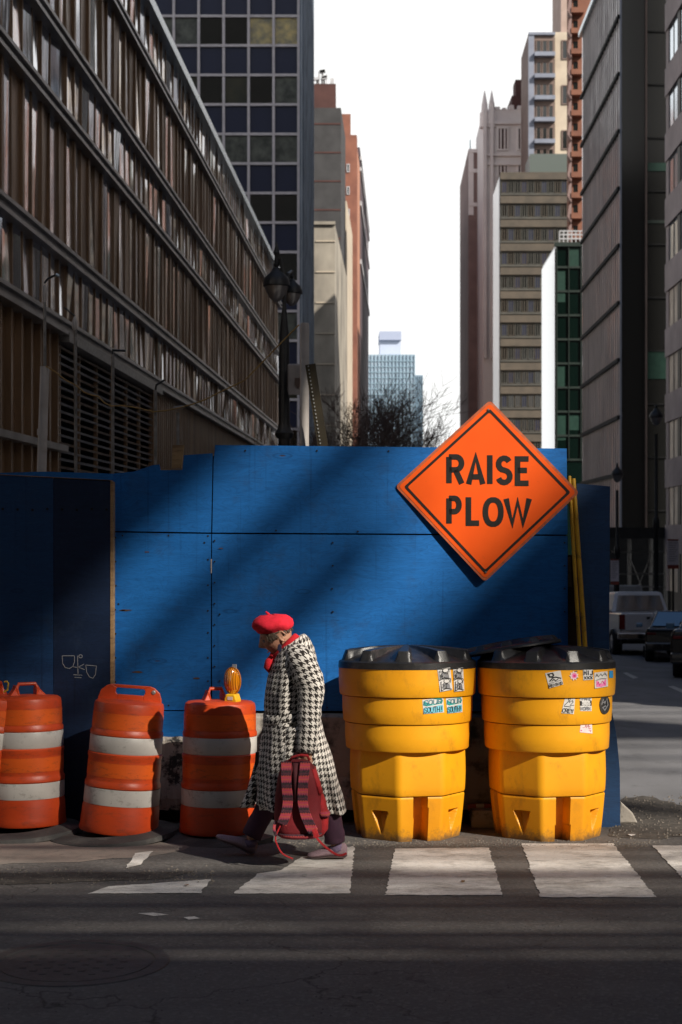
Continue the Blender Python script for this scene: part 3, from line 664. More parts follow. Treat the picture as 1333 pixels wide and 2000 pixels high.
# added shed roof over the camera, unseen: darkens the near road
sh = thing('shade_shed', 'unseen shed roof added over the camera to darken the near road', 'shed', (0, -5, 0))
obj('deck', MB().box(-25, 25, -12, 2.3, 3.25, 3.4), OFFB, sh); obj('parapet', MB().box(-25, 25, 1.1, 1.2, 3.4, 4.2), OFFB, sh)
YG = -5.0; rg = random.Random(12)
for v0, v1, cov in ((4.6, 5.72, 1.0), (5.82, 6.26, .94), (6.36, 6.95, .84), (6.95, 7.60, .62), (8.02, 8.38, .62)):  # added rails, unseen, spaced to band the sunlight on the crossing
    v = v0
    while v < v1-.02:
        th = (v1-v0) if cov == 1 else rg.uniform(.07, .13); th = min(th, v1-v); z_ = v-YG; tl_ = rg.uniform(-.10, .10); mbr = MB()
        mbr.slab([(-16,YG,z_-tl_),(24,YG,z_+tl_),(24,YG,z_+tl_+th),(-16,YG,z_-tl_+th)], (0,.02,0)); obj('shade_rail', mbr, OFFB, sh); v += th/cov*rg.uniform(.85, 1.15)
for X in (-15.9, 23.9): obj('shade_rail_post', MB().box(X-.06, X+.06, YG-.2, YG-.08, 3.4, 13.5), CASTM, sh)
for X in range(-24, 25, 6):
    obj('shade_shed_post', MB().tube([(X, -3, 0), (X, -3, 3.25)], .05, 8), CASTM, sh)
# ================================================================ PLYWOOD HOARDING
YF = 9.85
def pw(x, y, Z=YF): return P(x, y, Z)
hd = thing('plywood_hoarding', 'long site hoarding of blue painted plywood sheets on a concrete footing', 'hoarding', (0, YF, gz(YF)))
def sheetp(name, pts, m, Z=YF, th=.022, parent=hd, label=None):
    mb = MB(); mb.slab([pw(x, y, Z) for x, y in pts], (0, th, 0)); o = obj(name, mb, m, parent); tag(o, label); return o
sheetp('plywood_sheet', [(415.5,1040),(1110,1044),(1108,876),(800,873),(421,869),(418,900)], BLUE, label='wide upper sheet under the sky, partly behind the orange sign')
sheetp('plywood_sheet', [(415,1388),(1111,1390),(1110,1047),(415,1043)], BLUE, YF+.004, label='wide lower sheet behind the woman and barrels')
sheetp('plywood_sheet', [(221,1037),(413,1040),(416,900),(416,885),(360,889),(357,918),(314,918),(312,907),(300,908),(262,921),(221,925)], BLUE, YF+.002, label='small shaded upper sheet with a ragged notched top edge')
sheetp('plywood_sheet', [(221,1387),(412,1387),(413,1043),(221,1040)], BLUE, YF-.002, label='narrow lower sheet with knots, left of the woman')
sheetp('plywood_sheet', [(221,1466),(372,1467),(468,1466),(468,1390),(221,1390)], BLUE, YF-.02, label='low strip of sheet between the orange barrels')
sheetp('backing_board', [(-200,1400),(1108,1400),(1106,885),(430,885),(330,930),(-200,935)], DARKV, YF+.06)
sheetp('seam_strip', [(412.5,1120),(414.5,1120),(414.5,1092),(412.5,1092)], PVC, YF-.006, .004)
random.seed(17)
for x, y in [(226+random.uniform(-1,1), 1050+k*47) for k in range(7)]+[(407,1050+k*47+random.uniform(-4,4)) for k in range(7)]+[(420,1056+k*41) for k in range(8)]+[(1104,1060+k*45) for k in range(4)]+[(650+random.uniform(-1,1),1060+k*45) for k in range(4)]+[(540,1036),(700,1038),(860,1040),(480,880),(620,880),(760,881),(240,1046),(330,1046),(400,1060),(430,1200),(430,1330),(240,1375),(330,1378),(520,1380),(640,1382),(232,1180)]:
    mb = MB(); p = pw(x, y, YF-.002); mb.lathe([(.0065,0),(.0065,.003)], 8); mb.v = [(p.x+a, p.y-c, p.z+b) for a, b, c in mb.v]; obj('screw_head', mb, BLACK, hd)
# torn spots in the veneer (their own shape of bare wood)
for x, y, w_ in ((270,1313,16),(247,1192,14),(385,1325,10),(288,1078,6),(432,1071,5),(240,1192,8)):
    mb = MB(); n_ = 9; pts = []
    for k in range(n_):
        th = 2*pi*k/n_; pts.append(pw(x+cos(th)*w_*random.uniform(.5,1), y+sin(th)*1.9*random.uniform(.4,1.2), YF-.004))
    mb.add(pts, [tuple(reversed(range(n_)))]); obj('torn_veneer', mb, BROWNP, hd)
# side wing on the right, leaning slightly out, with cut foot
def wz(y): return 9.93-(y-944)/673*.33
for pl in ([(1129,1390),(1197,1390),(1191,1250),(1193,950),(1128,944)], [(1150,1617),(1213,1617),(1212,1505),(1206,1440),(1197,1392),(1129,1392)]):
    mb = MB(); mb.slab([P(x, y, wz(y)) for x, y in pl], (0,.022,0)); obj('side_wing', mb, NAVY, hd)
sheetp('gap_board', [(1108,1380),(1132,1380),(1132,1084),(1108,1084)], BROWNP, 9.97, .02)
sheetp('gap_patch', [(1106,1146),(1118,1146),(1116,1088),(1106,1088)], WOOD, 9.955, .01)
# footing: two lengths of concrete barrier
ft_ = thing('concrete_barrier', 'low concrete barrier under the blue boards, stained black near the ground', 'barrier', (.3, 9.8, gz(9.8)))
def jersey(x0, x1, y, ztop, parent, m=CONC):
    n_ = 40; mb = MB(); zb_ = gz(9.8)+.10
    prof = [(.0, ztop), (.03, ztop-.02), (.055, zb_+.22), (.09, zb_+.08), (.09, zb_), (-.3, zb_), (-.3, ztop)]
    for i in range(n_+1):
        X = x0+(x1-x0)*i/n_
        for (o_, z) in prof: mb.v.append((X, y-o_+random.uniform(-.003,.003), z+random.uniform(-.003,.003)))
    p_ = len(prof)
    for i in range(n_):
        for j in range(p_): a = i*p_+j; b_ = i*p_+(j+1) % p_; mb.f.append((a, a+p_, b_+p_, b_)); mb.mi.append(0)
    mb.f.append(tuple(range(p_))); mb.mi.append(0); mb.f.append(tuple(reversed(range(n_*p_, n_*p_+p_)))); mb.mi.append(0)
    return obj('barrier_body', mb, m, parent)
STC = mat('stained_concrete', (.46,.41,.35), (.34,.30,.26), .88, scale=2.5, bmp=.5, bscale=35, dirt=1.0, dirtc=(.03,.028,.026), dscale=6, dlo=.50, dhi=.58)
jersey(P(222,0,9.8).x, P(475,0,9.8).x, 9.815, P(0,1440,9.8).z, ft_, STC)
jersey(P(476,0,9.8).x, P(1128,0,9.8).x, 9.82, P(0,1396,9.8).z, ft_)
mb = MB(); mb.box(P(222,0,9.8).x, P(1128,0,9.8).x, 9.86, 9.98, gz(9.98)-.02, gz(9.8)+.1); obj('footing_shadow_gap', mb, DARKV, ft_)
# striped plank and block between the bins
sp = thing('striped_board', 'red and white striped plank lying between the two yellow barrels', 'board', P(970,1570,9.66))
a, b_ = P(915,1578,9.66), P(1010,1574,9.66)
REDP = mat('faded_red', (.30,.055,.03), (.2,.04,.025), .6); WHP = mat('dull_white', (.5,.48,.45), (.4,.38,.35), .6, dirt=.4)
for k in range(6):
    mb = MB(); p, q_ = a.lerp(b_, k/6), a.lerp(b_, (k+1)/6); mb.bar(p, q_, .02, .045); obj('stripe_segment', mb, REDP if k % 2 == 0 else WHP, sp)
bl = MB(); p = P(960, 1600, 9.62); bl.box(p.x-.14, p.x+.12, 9.55, 9.7, gz(9.6), p.z+.07); tag(obj('concrete_block', bl, CONC, bevel=.012), 'rough concrete block on the ground between the yellow barrels', 'block')
bl = MB(); p = P(1222, 1590, 9.75); bl.slab([(p.x-.05,9.75,gz(9.7)),(p.x+.09,9.75,gz(9.7)),(p.x+.055,9.75,gz(9.7)+.07),(p.x-.03,9.75,gz(9.7)+.15)], (0,.12,0)); tag(obj('concrete_block', bl, CONC, bevel=.01), 'broken piece of concrete beside the blue board foot, at the road', 'block')
# left box
lb = thing('hoarding_box', 'dark blue plywood box standing proud at the left edge of the hoarding', 'hoarding', P(110, 1612, 9.66))
ZB_ = 9.68
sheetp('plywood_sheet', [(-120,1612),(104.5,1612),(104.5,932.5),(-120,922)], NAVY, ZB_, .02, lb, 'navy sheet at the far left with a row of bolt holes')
sheetp('plywood_sheet', [(105.2,1612),(216,1612),(216,938),(105.2,932.6)], SHADEP, ZB_, .02, lb, 'sheet coloured near black for its shadow, carrying a chalk scrawl')
sheetp('edge_post', [(216.3,1612),(221.2,1612),(221.2,941),(216.3,938)], WOOD, ZB_-.004, .09, lb)
mb = MB(); mb.slab([P(-120,920,ZB_), P(217,937.5,ZB_), P(217,940,ZB_), P(-120,923,ZB_)], (0,.10,0)); obj('top_edge', mb, WOOD, lb)
mb = MB(); mb.slab([P(-120,1612,ZB_+.09), P(222,1612,ZB_+.09), P(222,925,ZB_+.09), P(90,921,ZB_+.09), P(-120,927,ZB_+.09)], (0,.02,0)); obj('rear_sheet', mb, BLUE, lb)
for k in range(8):
    p = P(6+k*29, 994+(k % 3), ZB_-.001); mb = MB(); mb.lathe([(.009,0),(.009,.003)], 8); mb.v = [(p.x+a, p.y-c, p.z+b) for a, b, c in mb.v]; obj('bolt_hole', mb, DARKV, lb)
CHALK = mat('chalk_paint', (.27,.28,.30), (.20,.21,.23), .9, scale=30)
mb = MB()
def arc(cx, cy, rx, ry, a0, a1, n=12): return [(cx+rx*cos(R(a0+(a1-a0)*k/n)), cy+ry*sin(R(a0+(a1-a0)*k/n))) for k in range(n+1)]
fnc = lambda x, y: P(x, y, ZB_-.003)
for st in ([(122,1281),(146,1281)], [(122,1281),(123,1296),(128,1304),(136,1306),(143,1302),(146,1293),(146,1281)], [(152,1281),(153,1316)], [(165,1297),(152,1304),(141,1302)], [(153,1303),(166,1308)],
           [(168,1299),(189,1301)], [(168,1299),(170,1313),(175,1322),(182,1325),(187,1318),(189,1301)], [(144,1318),(161,1319)], [(146,1323),(160,1324)], arc(158,1282,3.5,3,0,360,10)):
    mb.ribbon(st, 1.3, fnc)
obj('chalk_scrawl', mb, CHALK, lb)
# ================================================================ SIGN
def sign_mat():
    m, n, b = newmat('orange_sheeting'); co = coords(n)
    col = ramp(n, noise(n, co, 3, 4), [(.3, (.93,.115,.010)), (.7, (.86,.098,.008))])
    sp_ = noise(n, co, 60, 8, .8); col = mix(n, ramp(n, sp_, [(.68, 0.0), (.76, .6)]), col, (.85,.4,.25))
    d = noise(n, co, 9, 9, .8); col = mix(n, ramp(n, d, [(.62, 0.0), (.75, .5)]), col, (.30,.06,.02))
    n.links.new(col, b.inputs['Base Color']); b.inputs['Roughness'].default_value = .38; bump(n, b, noise(n, co, 40, 5), .08, .003); return m
SIGNO = sign_mat()
SIGNK = mat('black_vinyl', (.012,.010,.009), (.02,.016,.013), .45, scale=9, dirt=.9, dirtc=(.25,.06,.02), dscale=22, dlo=.66, dhi=.74)
RIMO = mat('sign_edge_orange', (.55,.13,.045), (.4,.085,.03), .6, scale=20, dirt=.6, dirtc=(.12,.03,.015), dscale=30)
ZS = 9.818; TLT = .03                      # the sheet leans: bottom corner stands off a little more
def sp_pt(x, y, o=0): return P(x, y, ZS - TLT*(y-958)/180*.5 - .02*(x-953)/180 - o)
sg = thing('road_work_sign', 'orange diamond sign reading RAISE PLOW fixed over the blue boards', 'sign', sp_pt(953, 958))
C4 = [(958,781),(1133,962),(948,1137),(773,950)]
def rnd(c4, r_):
    out = []
    for i in range(4):
        p, a, b_ = Vector(c4[i]), Vector(c4[i-1]), Vector(c4[(i+1) % 4])
        da, db = (a-p).normalized(), (b_-p).normalized()
        for k in range(5):
            t = k/4; q0, q1 = p+da*r_*(1-t), p+db*r_*t; out.append(tuple(q0.lerp(q1, t)))
    return out
mb = MB(); mb.slab([sp_pt(x, y) for x, y in rnd(C4, 9)], (0,.006,0)); obj('sign_plate', mb, RIMO, sg)
cc = Vector((953,958))
def inset(k): return [tuple(cc+(Vector(p)-cc)*k) for p in C4]
mb = MB(); q = [sp_pt(x, y, .002) for x, y in rnd(inset(.962), 7)]; mb.add(q, [tuple(reversed(range(len(q))))]); obj('sign_face', mb, SIGNO, sg)
o_, i_ = rnd(inset(.905), 5), rnd(inset(.865), 4)
mb = MB(); n_ = len(o_); mb.add([sp_pt(x, y, .004) for x, y in o_]+[sp_pt(x, y, .004) for x, y in i_], [(k, k+n_, (k+1)%n_+n_, (k+1)%n_) for k in range(n_)]); obj('border_line', mb, SIGNK, sg)
for x, y in ((955,800),(950,1118)):
    mb = MB(); p = sp_pt(x, y, .006); mb.lathe([(.008,0),(.006,.004)], 8); mb.v = [(p.x+a, p.y-c, p.z+b) for a, b, c in mb.v]; obj('bolt', mb, GALV, sg)
# stroke letters, unit box, y up
LT = {
 'A': [[(0,0),(.42,1),(.58,1),(1,0)], [(.17,.3),(.83,.3)]], 'B': [[(0,0),(0,1),(.6,1),(.9,.9),(.9,.65),(.6,.53),(0,.53)], [(.6,.53),(1,.4),(1,.13),(.65,0),(0,0)]],
 'C': [[(1,.78),(.85,.95),(.5,1),(.15,.9),(0,.6),(0,.4),(.15,.1),(.5,0),(.85,.05),(1,.22)]], 'D': [[(0,0),(0,1),(.55,1),(.9,.8),(1,.5),(.9,.2),(.55,0),(0,0)]],
 'E': [[(1,1),(0,1),(0,0),(1,0)], [(0,.53),(.85,.53)]], 'G': [[(1,.8),(.8,1),(.4,1),(.1,.85),(0,.5),(.1,.15),(.4,0),(.8,0),(1,.2),(1,.45),(.6,.45)]],
 'H': [[(0,0),(0,1)],[(1,0),(1,1)],[(0,.5),(1,.5)]], 'I': [[(.5,0),(.5,1)]], 'J': [[(1,1),(1,.25),(.8,.03),(.4,0),(.05,.2)]], 'K': [[(0,0),(0,1)],[(1,1),(.1,.42)],[(.35,.6),(1,0)]],
 'L': [[(0,1),(0,0),(1,0)]], 'M': [[(0,0),(0,1),(.5,.35),(1,1),(1,0)]], 'N': [[(0,0),(0,1),(1,0),(1,1)]],
 'O': [[(.5,0),(.15,.1),(0,.35),(0,.65),(.15,.9),(.5,1),(.85,.9),(1,.65),(1,.35),(.85,.1),(.5,0)]],
 'P': [[(0,0),(0,1),(.65,1),(.93,.92),(1,.74),(.93,.56),(.65,.47),(0,.47)]], 'R': [[(0,0),(0,1),(.65,1),(.92,.92),(.98,.75),(.92,.58),(.65,.5),(0,.5)],[(.55,.5),(1,0)]],
 'S': [[(.97,.76),(.85,.94),(.5,1),(.15,.93),(.03,.75),(.15,.58),(.5,.5),(.85,.42),(.98,.25),(.85,.06),(.5,0),(.12,.06),(0,.25)]],
 'T': [[(0,1),(1,1)],[(.5,1),(.5,0)]], 'U': [[(0,1),(0,.3),(.15,.05),(.5,0),(.85,.05),(1,.3),(1,1)]], 'W': [[(0,1),(.25,0),(.5,.95),(.75,0),(1,1)]],
 'X': [[(0,0),(1,1)],[(0,1),(1,0)]], '3': [[(0,.85),(.3,1),(.8,.97),(.95,.75),(.8,.55),(.4,.52),(.8,.48),(1,.25),(.8,.03),(.3,0),(0,.15)]],
 '6': [[(.95,.85),(.6,1),(.2,.9),(0,.5),(.05,.15),(.4,0),(.8,.05),(1,.28),(.8,.52),(.4,.55),(.05,.35)]], '5': [[(.95,1),(.1,1),(.05,.55),(.5,.62),(.9,.5),(1,.25),(.8,.03),(.4,0),(0,.12)]],
 '!': [[(.5,1),(.5,.3)],[(.5,.1),(.5,0)]], '2': [[(0,.8),(.3,1),(.8,.95),(.95,.7),(.7,.4),(0,0),(1,0)]]}
def letters(mb, text, boxes, wd, fn):
    """text: string; boxes: (x0, x1, y_bottom, y_top) per letter in the coordinates fn takes"""
    for ch, (x0, x1, yb, yt) in zip(text, boxes):
        if ch not in LT: continue
        for st in LT[ch]:
            closed = len(st) > 3 and st[0] == st[-1]
            pts = [(x0+(x1-x0)*a, yb+(yt-yb)*b_) for a, b_ in (st[:-1] if closed else st)]
            mb.ribbon(pts, wd, fn, closed)
hw = 5.2
def bxs(L): return [(x0+hw, x1-hw, yb-hw, yt+hw) for x0, x1, yb, yt in L]
fs_ = lambda x, y: sp_pt(x, y, .004)
RS = bxs([(873,908,945,887),(912,949,945.5,887.5),(949,967,946,888),(969,1003,947.5,889.5),(1007,1039,949,891)])
PL = bxs([(873,903,1024,968),(911,941,1027,970),(944,985,1029,971),(986,1039,1031,973)])
def bow(x0, x1, y0, y1, n=10):       # right-hand bowl from (0,y1) round to (0,y0)
    ym, r_ = (y0+y1)/2, (y1-y0)/2; k = (x1-x0)*.45
    return [(0, y1)]+[(x1-k+k*sin(pi*t_/n), ym+r_*cos(pi*t_/n)) for t_ in range(n+1)]+[(0, y0)]
def el(n=22): return [(.5+.5*abs(cos(2*pi*k/n))**.8*(1 if cos(2*pi*k/n) > 0 else -1), .5+.5*sin(2*pi*k/n)) for k in range(n)]
def ess():
    out = []
    for k in range(0, 11): a = R(25+k*24.5); out.append((.5+.46*cos(a), .755+.245*sin(a)))
    for k in range(1, 11): a = R(82-k*24.5); out.append((.5+.48*cos(a), .25+.25*sin(a)))
    return out
BIG = {'R': [[(0,-.08),(0,1)], bow(0,1,.47,1), [(.52,.47),(1.02,-.10)]], 'P': [[(0,-.08),(0,1)], bow(0,1,.43,1)], 'I': [[(.5,-.09),(.5,1.09)]], 'A': [[(-.02,0),(.5,1.02),(1.02,0)], [(.2,.27),(.8,.27)]],
       'S': [ess()], 'E': LT['E'], 'L': [[(0,1.09),(0,0),(1.06,0)]], 'O': [el()], 'W': [[(-.03,1.09),(.26,.06),(.5,.98),(.74,.06),(1.03,1.09)]]}
for t_, B_ in (('RAISE', RS), ('PLOW', PL)):
    for ch, bx in zip(t_, B_):
        mb = MB(); x0, x1, yb, yt = bx
        if ch == 'A': yb += hw
        for st in BIG[ch]:
            mb.ribbon([(x0+(x1-x0)*a, yb+(yt-yb)*b_) for a, b_ in st], 10.8, fs_, ch == 'O')
        tag(obj('letter', mb, SIGNK, sg), 'black letter '+ch)
# ================================================================ YELLOW POLES
for (pts, lab) in (([(1113,930),(1116,975),(1122,1100),(1133,1262)], 'left of two thin yellow poles leaning beside the blue side wing'),
              ([(1121,935),(1124,990),(1131,1100),(1144,1262)], 'right of two thin yellow poles leaning against the blue side wing')):
    a, b_ = P(*pts[0], 9.90), P(*pts[-1], 9.73); g_ = b_ + (b_-a)*((gz(9.5)-b_.z)/(b_.z-a.z))
    mb = MB(); mb.tube([a, a.lerp(b_, .5), b_, g_], .0135 if 'left' in lab else .0165, 10); tag(obj('yellow_pole', mb, YELP, smooth=True), lab, 'pole', 'yellow poles leaning by the hoarding end')
# ================================================================ ORANGE DRUMS
def orange_mat(nm, c1, c2):
    m, n, b = newmat(nm); co = coords(n)
    col = ramp(n, noise(n, co, 2.5, 4), [(.3, c1), (.7, c2)])
    col = mix(n, ramp(n, noise(n, coords(n, (1,1,3)), 11, 9, .8), [(.52, 0.0), (.70, .75)]), col, (.12,.035,.018))
    col = mix(n, ramp(n, noise(n, coords(n, (3,3,.7)), 16, 9, .85), [(.70, 0.0), (.74, .6)]), col, (.75,.35,.2))
    n.links.new(col, b.inputs['Base Color']); b.inputs['Roughness'].default_value = .42; bump(n, b, noise(n, co, 30, 6), .12, .006); return m
ORP = orange_mat('orange_plastic', (.56,.062,.010), (.42,.042,.008))
ORT = orange_mat('orange_reflective_tape', (.68,.105,.010), (.55,.08,.010))
def tape():
    m, n, b = newmat('white_reflective_tape'); co = coords(n)
    col = ramp(n, noise(n, co, 3, 5), [(.3, (.55,.515,.475)), (.7, (.38,.355,.33))])
    col = mix(n, ramp(n, noise(n, coords(n, (1.5,1.5,2)), 7, 10, .8), [(.54, 0.0), (.66, .75)]), col, (.16,.14,.12))
    col = mix(n, ramp(n, noise(n, coords(n, (9,9,2)), 9, 4, .7), [(.70, 0.0), (.715, .85)]), col, (.05,.045,.04))
    n.links.new(col, b.inputs['Base Color']); b.inputs['Roughness'].default_value = .45; bump(n, b, noise(n, co, 25, 5), .15, .004); return m
WTP = tape()
def drum_parts(t, seed):
    random.seed(seed); ph = random.uniform(0, 6)
    dent = lambda th, z: 1 + .012*sin(2*th+ph+z*3) + .006*sin(5*th+ph*2+z*7)
    #  heights from the foot; each band its own ring of the shell
    prof = [(.225,0),(.247,.015),(.248,.12),(.2445,.155),(.2445,.165)]
    obj('drum_body', MB().lathe([(.252,-.01),(.257,0),(.252,.03),(.249,.14),(.243,.165),(.243,.168)], 56, rad=dent, cap=False), ORP, t, smooth=True, local=True)
    obj('white_band', MB().lathe([(.2445,.168),(.2455,.172),(.2455,.268),(.2445,.272)], 56, rad=dent, cap=False), WTP, t, smooth=True, local=True)
    obj('drum_body', MB().lathe([(.242,.272),(.247,.278),(.247,.30),(.240,.312),(.238,.325),(.238,.345)], 56, rad=dent, cap=False), ORP, t, smooth=True, local=True)
    obj('orange_band', MB().lathe([(.2395,.345),(.2395,.435)], 56, rad=dent, cap=False), ORT, t, smooth=True, local=True)
    obj('drum_body', MB().lathe([(.238,.435),(.238,.455),(.2425,.468),(.2425,.488),(.2345,.495)], 56, rad=dent, cap=False), ORP, t, smooth=True, local=True)
    obj('white_band', MB().lathe([(.2350,.495),(.2375,.499),(.2375,.598),(.2350,.602)], 56, rad=dent, cap=False), WTP, t, smooth=True, local=True)
    obj('drum_body', MB().lathe([(.234,.602),(.238,.607),(.238,.628),(.231,.640),(.230,.648)], 56, rad=dent, cap=False), ORP, t, smooth=True, local=True)
    obj('orange_band', MB().lathe([(.2315,.648),(.2305,.748)], 56, rad=dent, cap=False), ORT, t, smooth=True, local=True)
    obj('drum_body', MB().lathe([(.229,.748),(.228,.79),(.223,.812),(.205,.825),(.12,.832),(.03,.836)], 56, rad=dent), ORP, t, smooth=True, local=True)
def drum(lab, loc, rot, seed, handle='bail', hrot=0):
    t = thing('traffic_drum', lab, 'traffic barrel', loc, rot, 'orange and white traffic barrels in front of the hoarding')
    drum_parts(t, seed)
    c, s_ = cos(hrot), sin(hrot)
    def rr(p): return (p[0]*c-p[1]*s_, p[0]*s_+p[1]*c, p[2])
    if handle == 'bail':
        mb = MB(); mb.tube([rr((-.10,0,.80)), rr((-.075,0,.86)), rr((-.055,0,.905)), rr((.055,0,.905)), rr((.075,0,.86)), rr((.10,0,.80))], [.02,.014,.012,.012,.014,.02], 10)
        obj('handle', mb, ORP, t, smooth=True, local=True)
        for sx in (-1, 1):
            mb = MB(); mb.slab([rr((sx*.135,-.05,.815)), rr((sx*.05,-.05,.815)), rr((sx*.058,-.02,.87)), rr((sx*.07,-.012,.90)), rr((sx*.085,-.02,.87))], rr((0,.10,0)))
            obj('handle_foot', mb, ORP, t, local=True, bevel=.008)
    else:   # flat slab handle with a slot
        W_, T = .205, .035; out = [(-W_,.775)]+[(-W_+.05*(1-cos(R(a))), .84+.085*sin(R(a))) for a in range(0, 91, 15)]+[(W_-.05*(1-cos(R(a))), .84+.085*sin(R(a))) for a in range(90, -1, -15)]+[(W_,.775)]
        hole = [(-.09,.862),(-.095,.875),(-.095,.895),(-.085,.905),(.085,.905),(.095,.895),(.095,.875),(.09,.862)]
        def strip(poly): return poly
        mb = MB()
        L_ = [(-W_,.775),(-W_,.84),(-W_+.015,.885),(-W_+.05,.915),(-W_+.08,.925),(-.085,.905),(-.095,.895),(-.095,.875),(-.085,.862),(-.085,.775)]
        mb.slab([rr((x, -T/2, z)) for x, z in L_], rr((0,T,0)))
        mb.slab([rr((-x, -T/2, z)) for x, z in reversed(L_)], rr((0,T,0)))
        mb.slab([rr((x, -T/2, z)) for x, z in [(-.085,.905),(-W_+.08,.925),(W_-.08,.925),(.085,.905)]], rr((0,T,0)))
        mb.slab([rr((x, -T/2, z)) for x, z in [(-.085,.775),(-.085,.862),(.085,.862),(.085,.775)]], rr((0,T,0)))
        obj('handle', mb, ORP, t, local=True, bevel=.004)
        mb = MB(); mb.lathe([(.014,0),(.014,.004),(.008,.006)], 12); mb.v = [rr((a+.15, -T/2-c_, b_+.888)) for a, b_, c_ in mb.v]; obj('bolt', mb, GALV, t, local=True)
    return t
def rubber(lab, x, Z, r_=.42):
    t = MB(); X = (x-CX)/F*Z
    t.lathe([(r_-.01,0),(r_,.008),(r_-.012,.035),(r_-.12,.05),(.26,.052),(.255,.02),(.02,.02)], 56, rad=lambda th, z: 1+.02*sin(3*th)+.012*sin(7*th))
    o = obj('rubber_base', t, RUBBER, smooth=True, local=True); o.location = (X, Z, gz(Z)); o.rotation_euler = (-TILT, 0, random.uniform(0, 3))
    return tag(o, lab, 'rubber base', 'rubber ring bases under the traffic barrels')
rubber('flat rubber ring under the leftmost traffic barrel', 35, 9.32)
rubber('flat dusty rubber ring under the leaning middle barrel', 222, 9.2)
rubber('flat rubber ring under the barrel with the amber lamp, by her front shoe', 432, 9.2)
def at(x, Z, dz=0): return ((x-CX)/F*Z, Z, gz(Z)+dz)
drum('upright orange barrel cut by the left edge of the photo', at(53, 9.4, .07), (-TILT, R(-.6), 0), 3, 'bail', R(25))
drum('orange barrel leaning to the right, slotted handle on top', at(233, 9.2, .055), (-TILT-.01, R(4.4), 0), 11, 'slab', R(4))
d3 = drum('orange barrel with an amber warning lamp, beside the woman', at(428, 9.2, .05), (-TILT, R(.5), 0), 23, 'bail', R(24))
for c in list(kids(d3)):
    if c.name.startswith('handle'): c.location.x -= .03; c.scale = (.72, .8, 1)
# fourth drum peeping out behind the first
drum('orange barrel almost hidden behind the leftmost one, only its rim in view', at(-50, 9.38, .09), (-TILT, R(9), 0), 31, 'bail', R(80))
# amber lamp
AMB = None
def amber():
    m, n, b = newmat('amber_lens'); b.inputs['Base Color'].default_value = (.85,.28,.01,1); b.inputs['Roughness'].default_value = .12
    b.inputs['Transmission Weight'].default_value = .35; b.inputs['IOR'].default_value = 1.45
    wv = N(n, 'ShaderNodeTexWave', bands_direction='X'); wv.inputs['Scale'].default_value = 22; n.links.new(coords(n), wv.inputs['Vector']); bump(n, b, wv.outputs['Fac'], .5, .01); return m
AMB = amber()
al = thing('warning_lamp', 'amber round warning lamp in a yellow housing on top of the right barrel', 'lamp', P(455, 1377, 9.16), (0,0,R(-22)))
mb = MB(); mb.slab([(-.05,-.035,-.012),(.045,-.035,-.012),(.043,-.035,.035),(.03,-.035,.072),(-.032,-.035,.072),(-.045,-.035,.035)], (0,.075,0)); obj('housing', mb, mat('yellow_housing', (.75,.45,.015), (.65,.36,.012), .4, scale=20, dirt=.4), al, local=True, bevel=.008)
mb = MB().lathe([(.002,-.034),(.035,-.031),(.07,-.020),(.090,-.006),(.094,0),(.090,.006),(.07,.020),(.035,.031),(.002,.034)], 40, cap=True)
mb.v = [(x*.60, z_, y_*.92+.155) for x, y_, z_ in mb.v]; obj('lens', mb, AMB, al, smooth=True, local=True)
mb = MB().lathe([(.0945,-.008),(.098,-.008),(.098,.008),(.0945,.008)], 40, cap=False); mb.v = [(x*.60, z_, y_*.92+.155) for x, y_, z_ in mb.v]; obj('lens_ring', mb, mat('amber_ring', (.5,.17,.01), (.4,.12,.01), .4), al, smooth=True, local=True)
obj('sticker', MB().box(-.018,.018,-.038,-.036,.035,.056), mat('white_sticker', (.6,.58,.55), (.5,.48,.45), .6), al, local=True)
obj('clear_tab', MB().box(.0,.028,-.004,.004,.235,.262), mat('clear_plastic', (.3,.3,.32), (.25,.25,.27), .3), al, local=True)
yh = MB(); yh.tube([P(8,1352,9.2), P(15,1348,9.2), P(17,1335,9.2), P(14,1331,9.2), P(9,1332,9.2)], .006, 8); tag(obj('yellow_hook', yh, YELP, smooth=True), 'small yellow hook at the left edge above the leftmost barrel', 'hook')
# ================================================================ YELLOW BARRICADE BARRELS
def yel():
    m, n, b = newmat('yellow_plastic'); co = coords(n)
    col = ramp(n, noise(n, co, 2, 4), [(.3, (.80,.36,.008)), (.7, (.70,.29,.006))])
    col = mix(n, ramp(n, noise(n, coords(n, (1,1,.6)), 6, 9, .75), [(.55, 0.0), (.72, .55)]), col, (.28,.12,.015))
    col = mix(n, ramp(n, noise(n, coords(n, (2,2,.5)), 14, 10, .85), [(.64, 0.0), (.70, .7)]), col, (.07,.035,.01))
    col = mix(n, ramp(n, noise(n, coords(n, (1,1,7)), 9, 9, .85), [(.68, 0.0), (.72, .55)]), col, (.85,.55,.18))
    col = mix(n, ramp(n, noise(n, coords(n), 1.6, 3, .5), [(.45, 0.0), (.7, .5)]), col, (.62,.22,.006))
    sz = N(n, 'ShaderNodeSeparateXYZ'); n.links.new(coords(n), sz.inputs[0])     # splashed grime with its own ragged edge, low on the feet
    g = mth(n, 'ADD', sz.outputs[2], mth(n, 'MULTIPLY', mth(n, 'SUBTRACT', noise(n, coords(n), 9, 8, .8), .5), .28))
    col = mix(n, ramp(n, g, [(.01, .8), (.075, 0.0)]), col, (.09,.06,.035))
    n.links.new(col, b.inputs['Base Color']); b.inputs['Roughness'].default_value = .48
    b.inputs['Specular IOR Level'].default_value = .35
    bump(n, b, mth(n, 'ADD', noise(n, co, 5, 3), mth(n, 'MULTIPLY', noise(n, co, 220, 3), .25)), .18, .01); return m
YEL = yel()
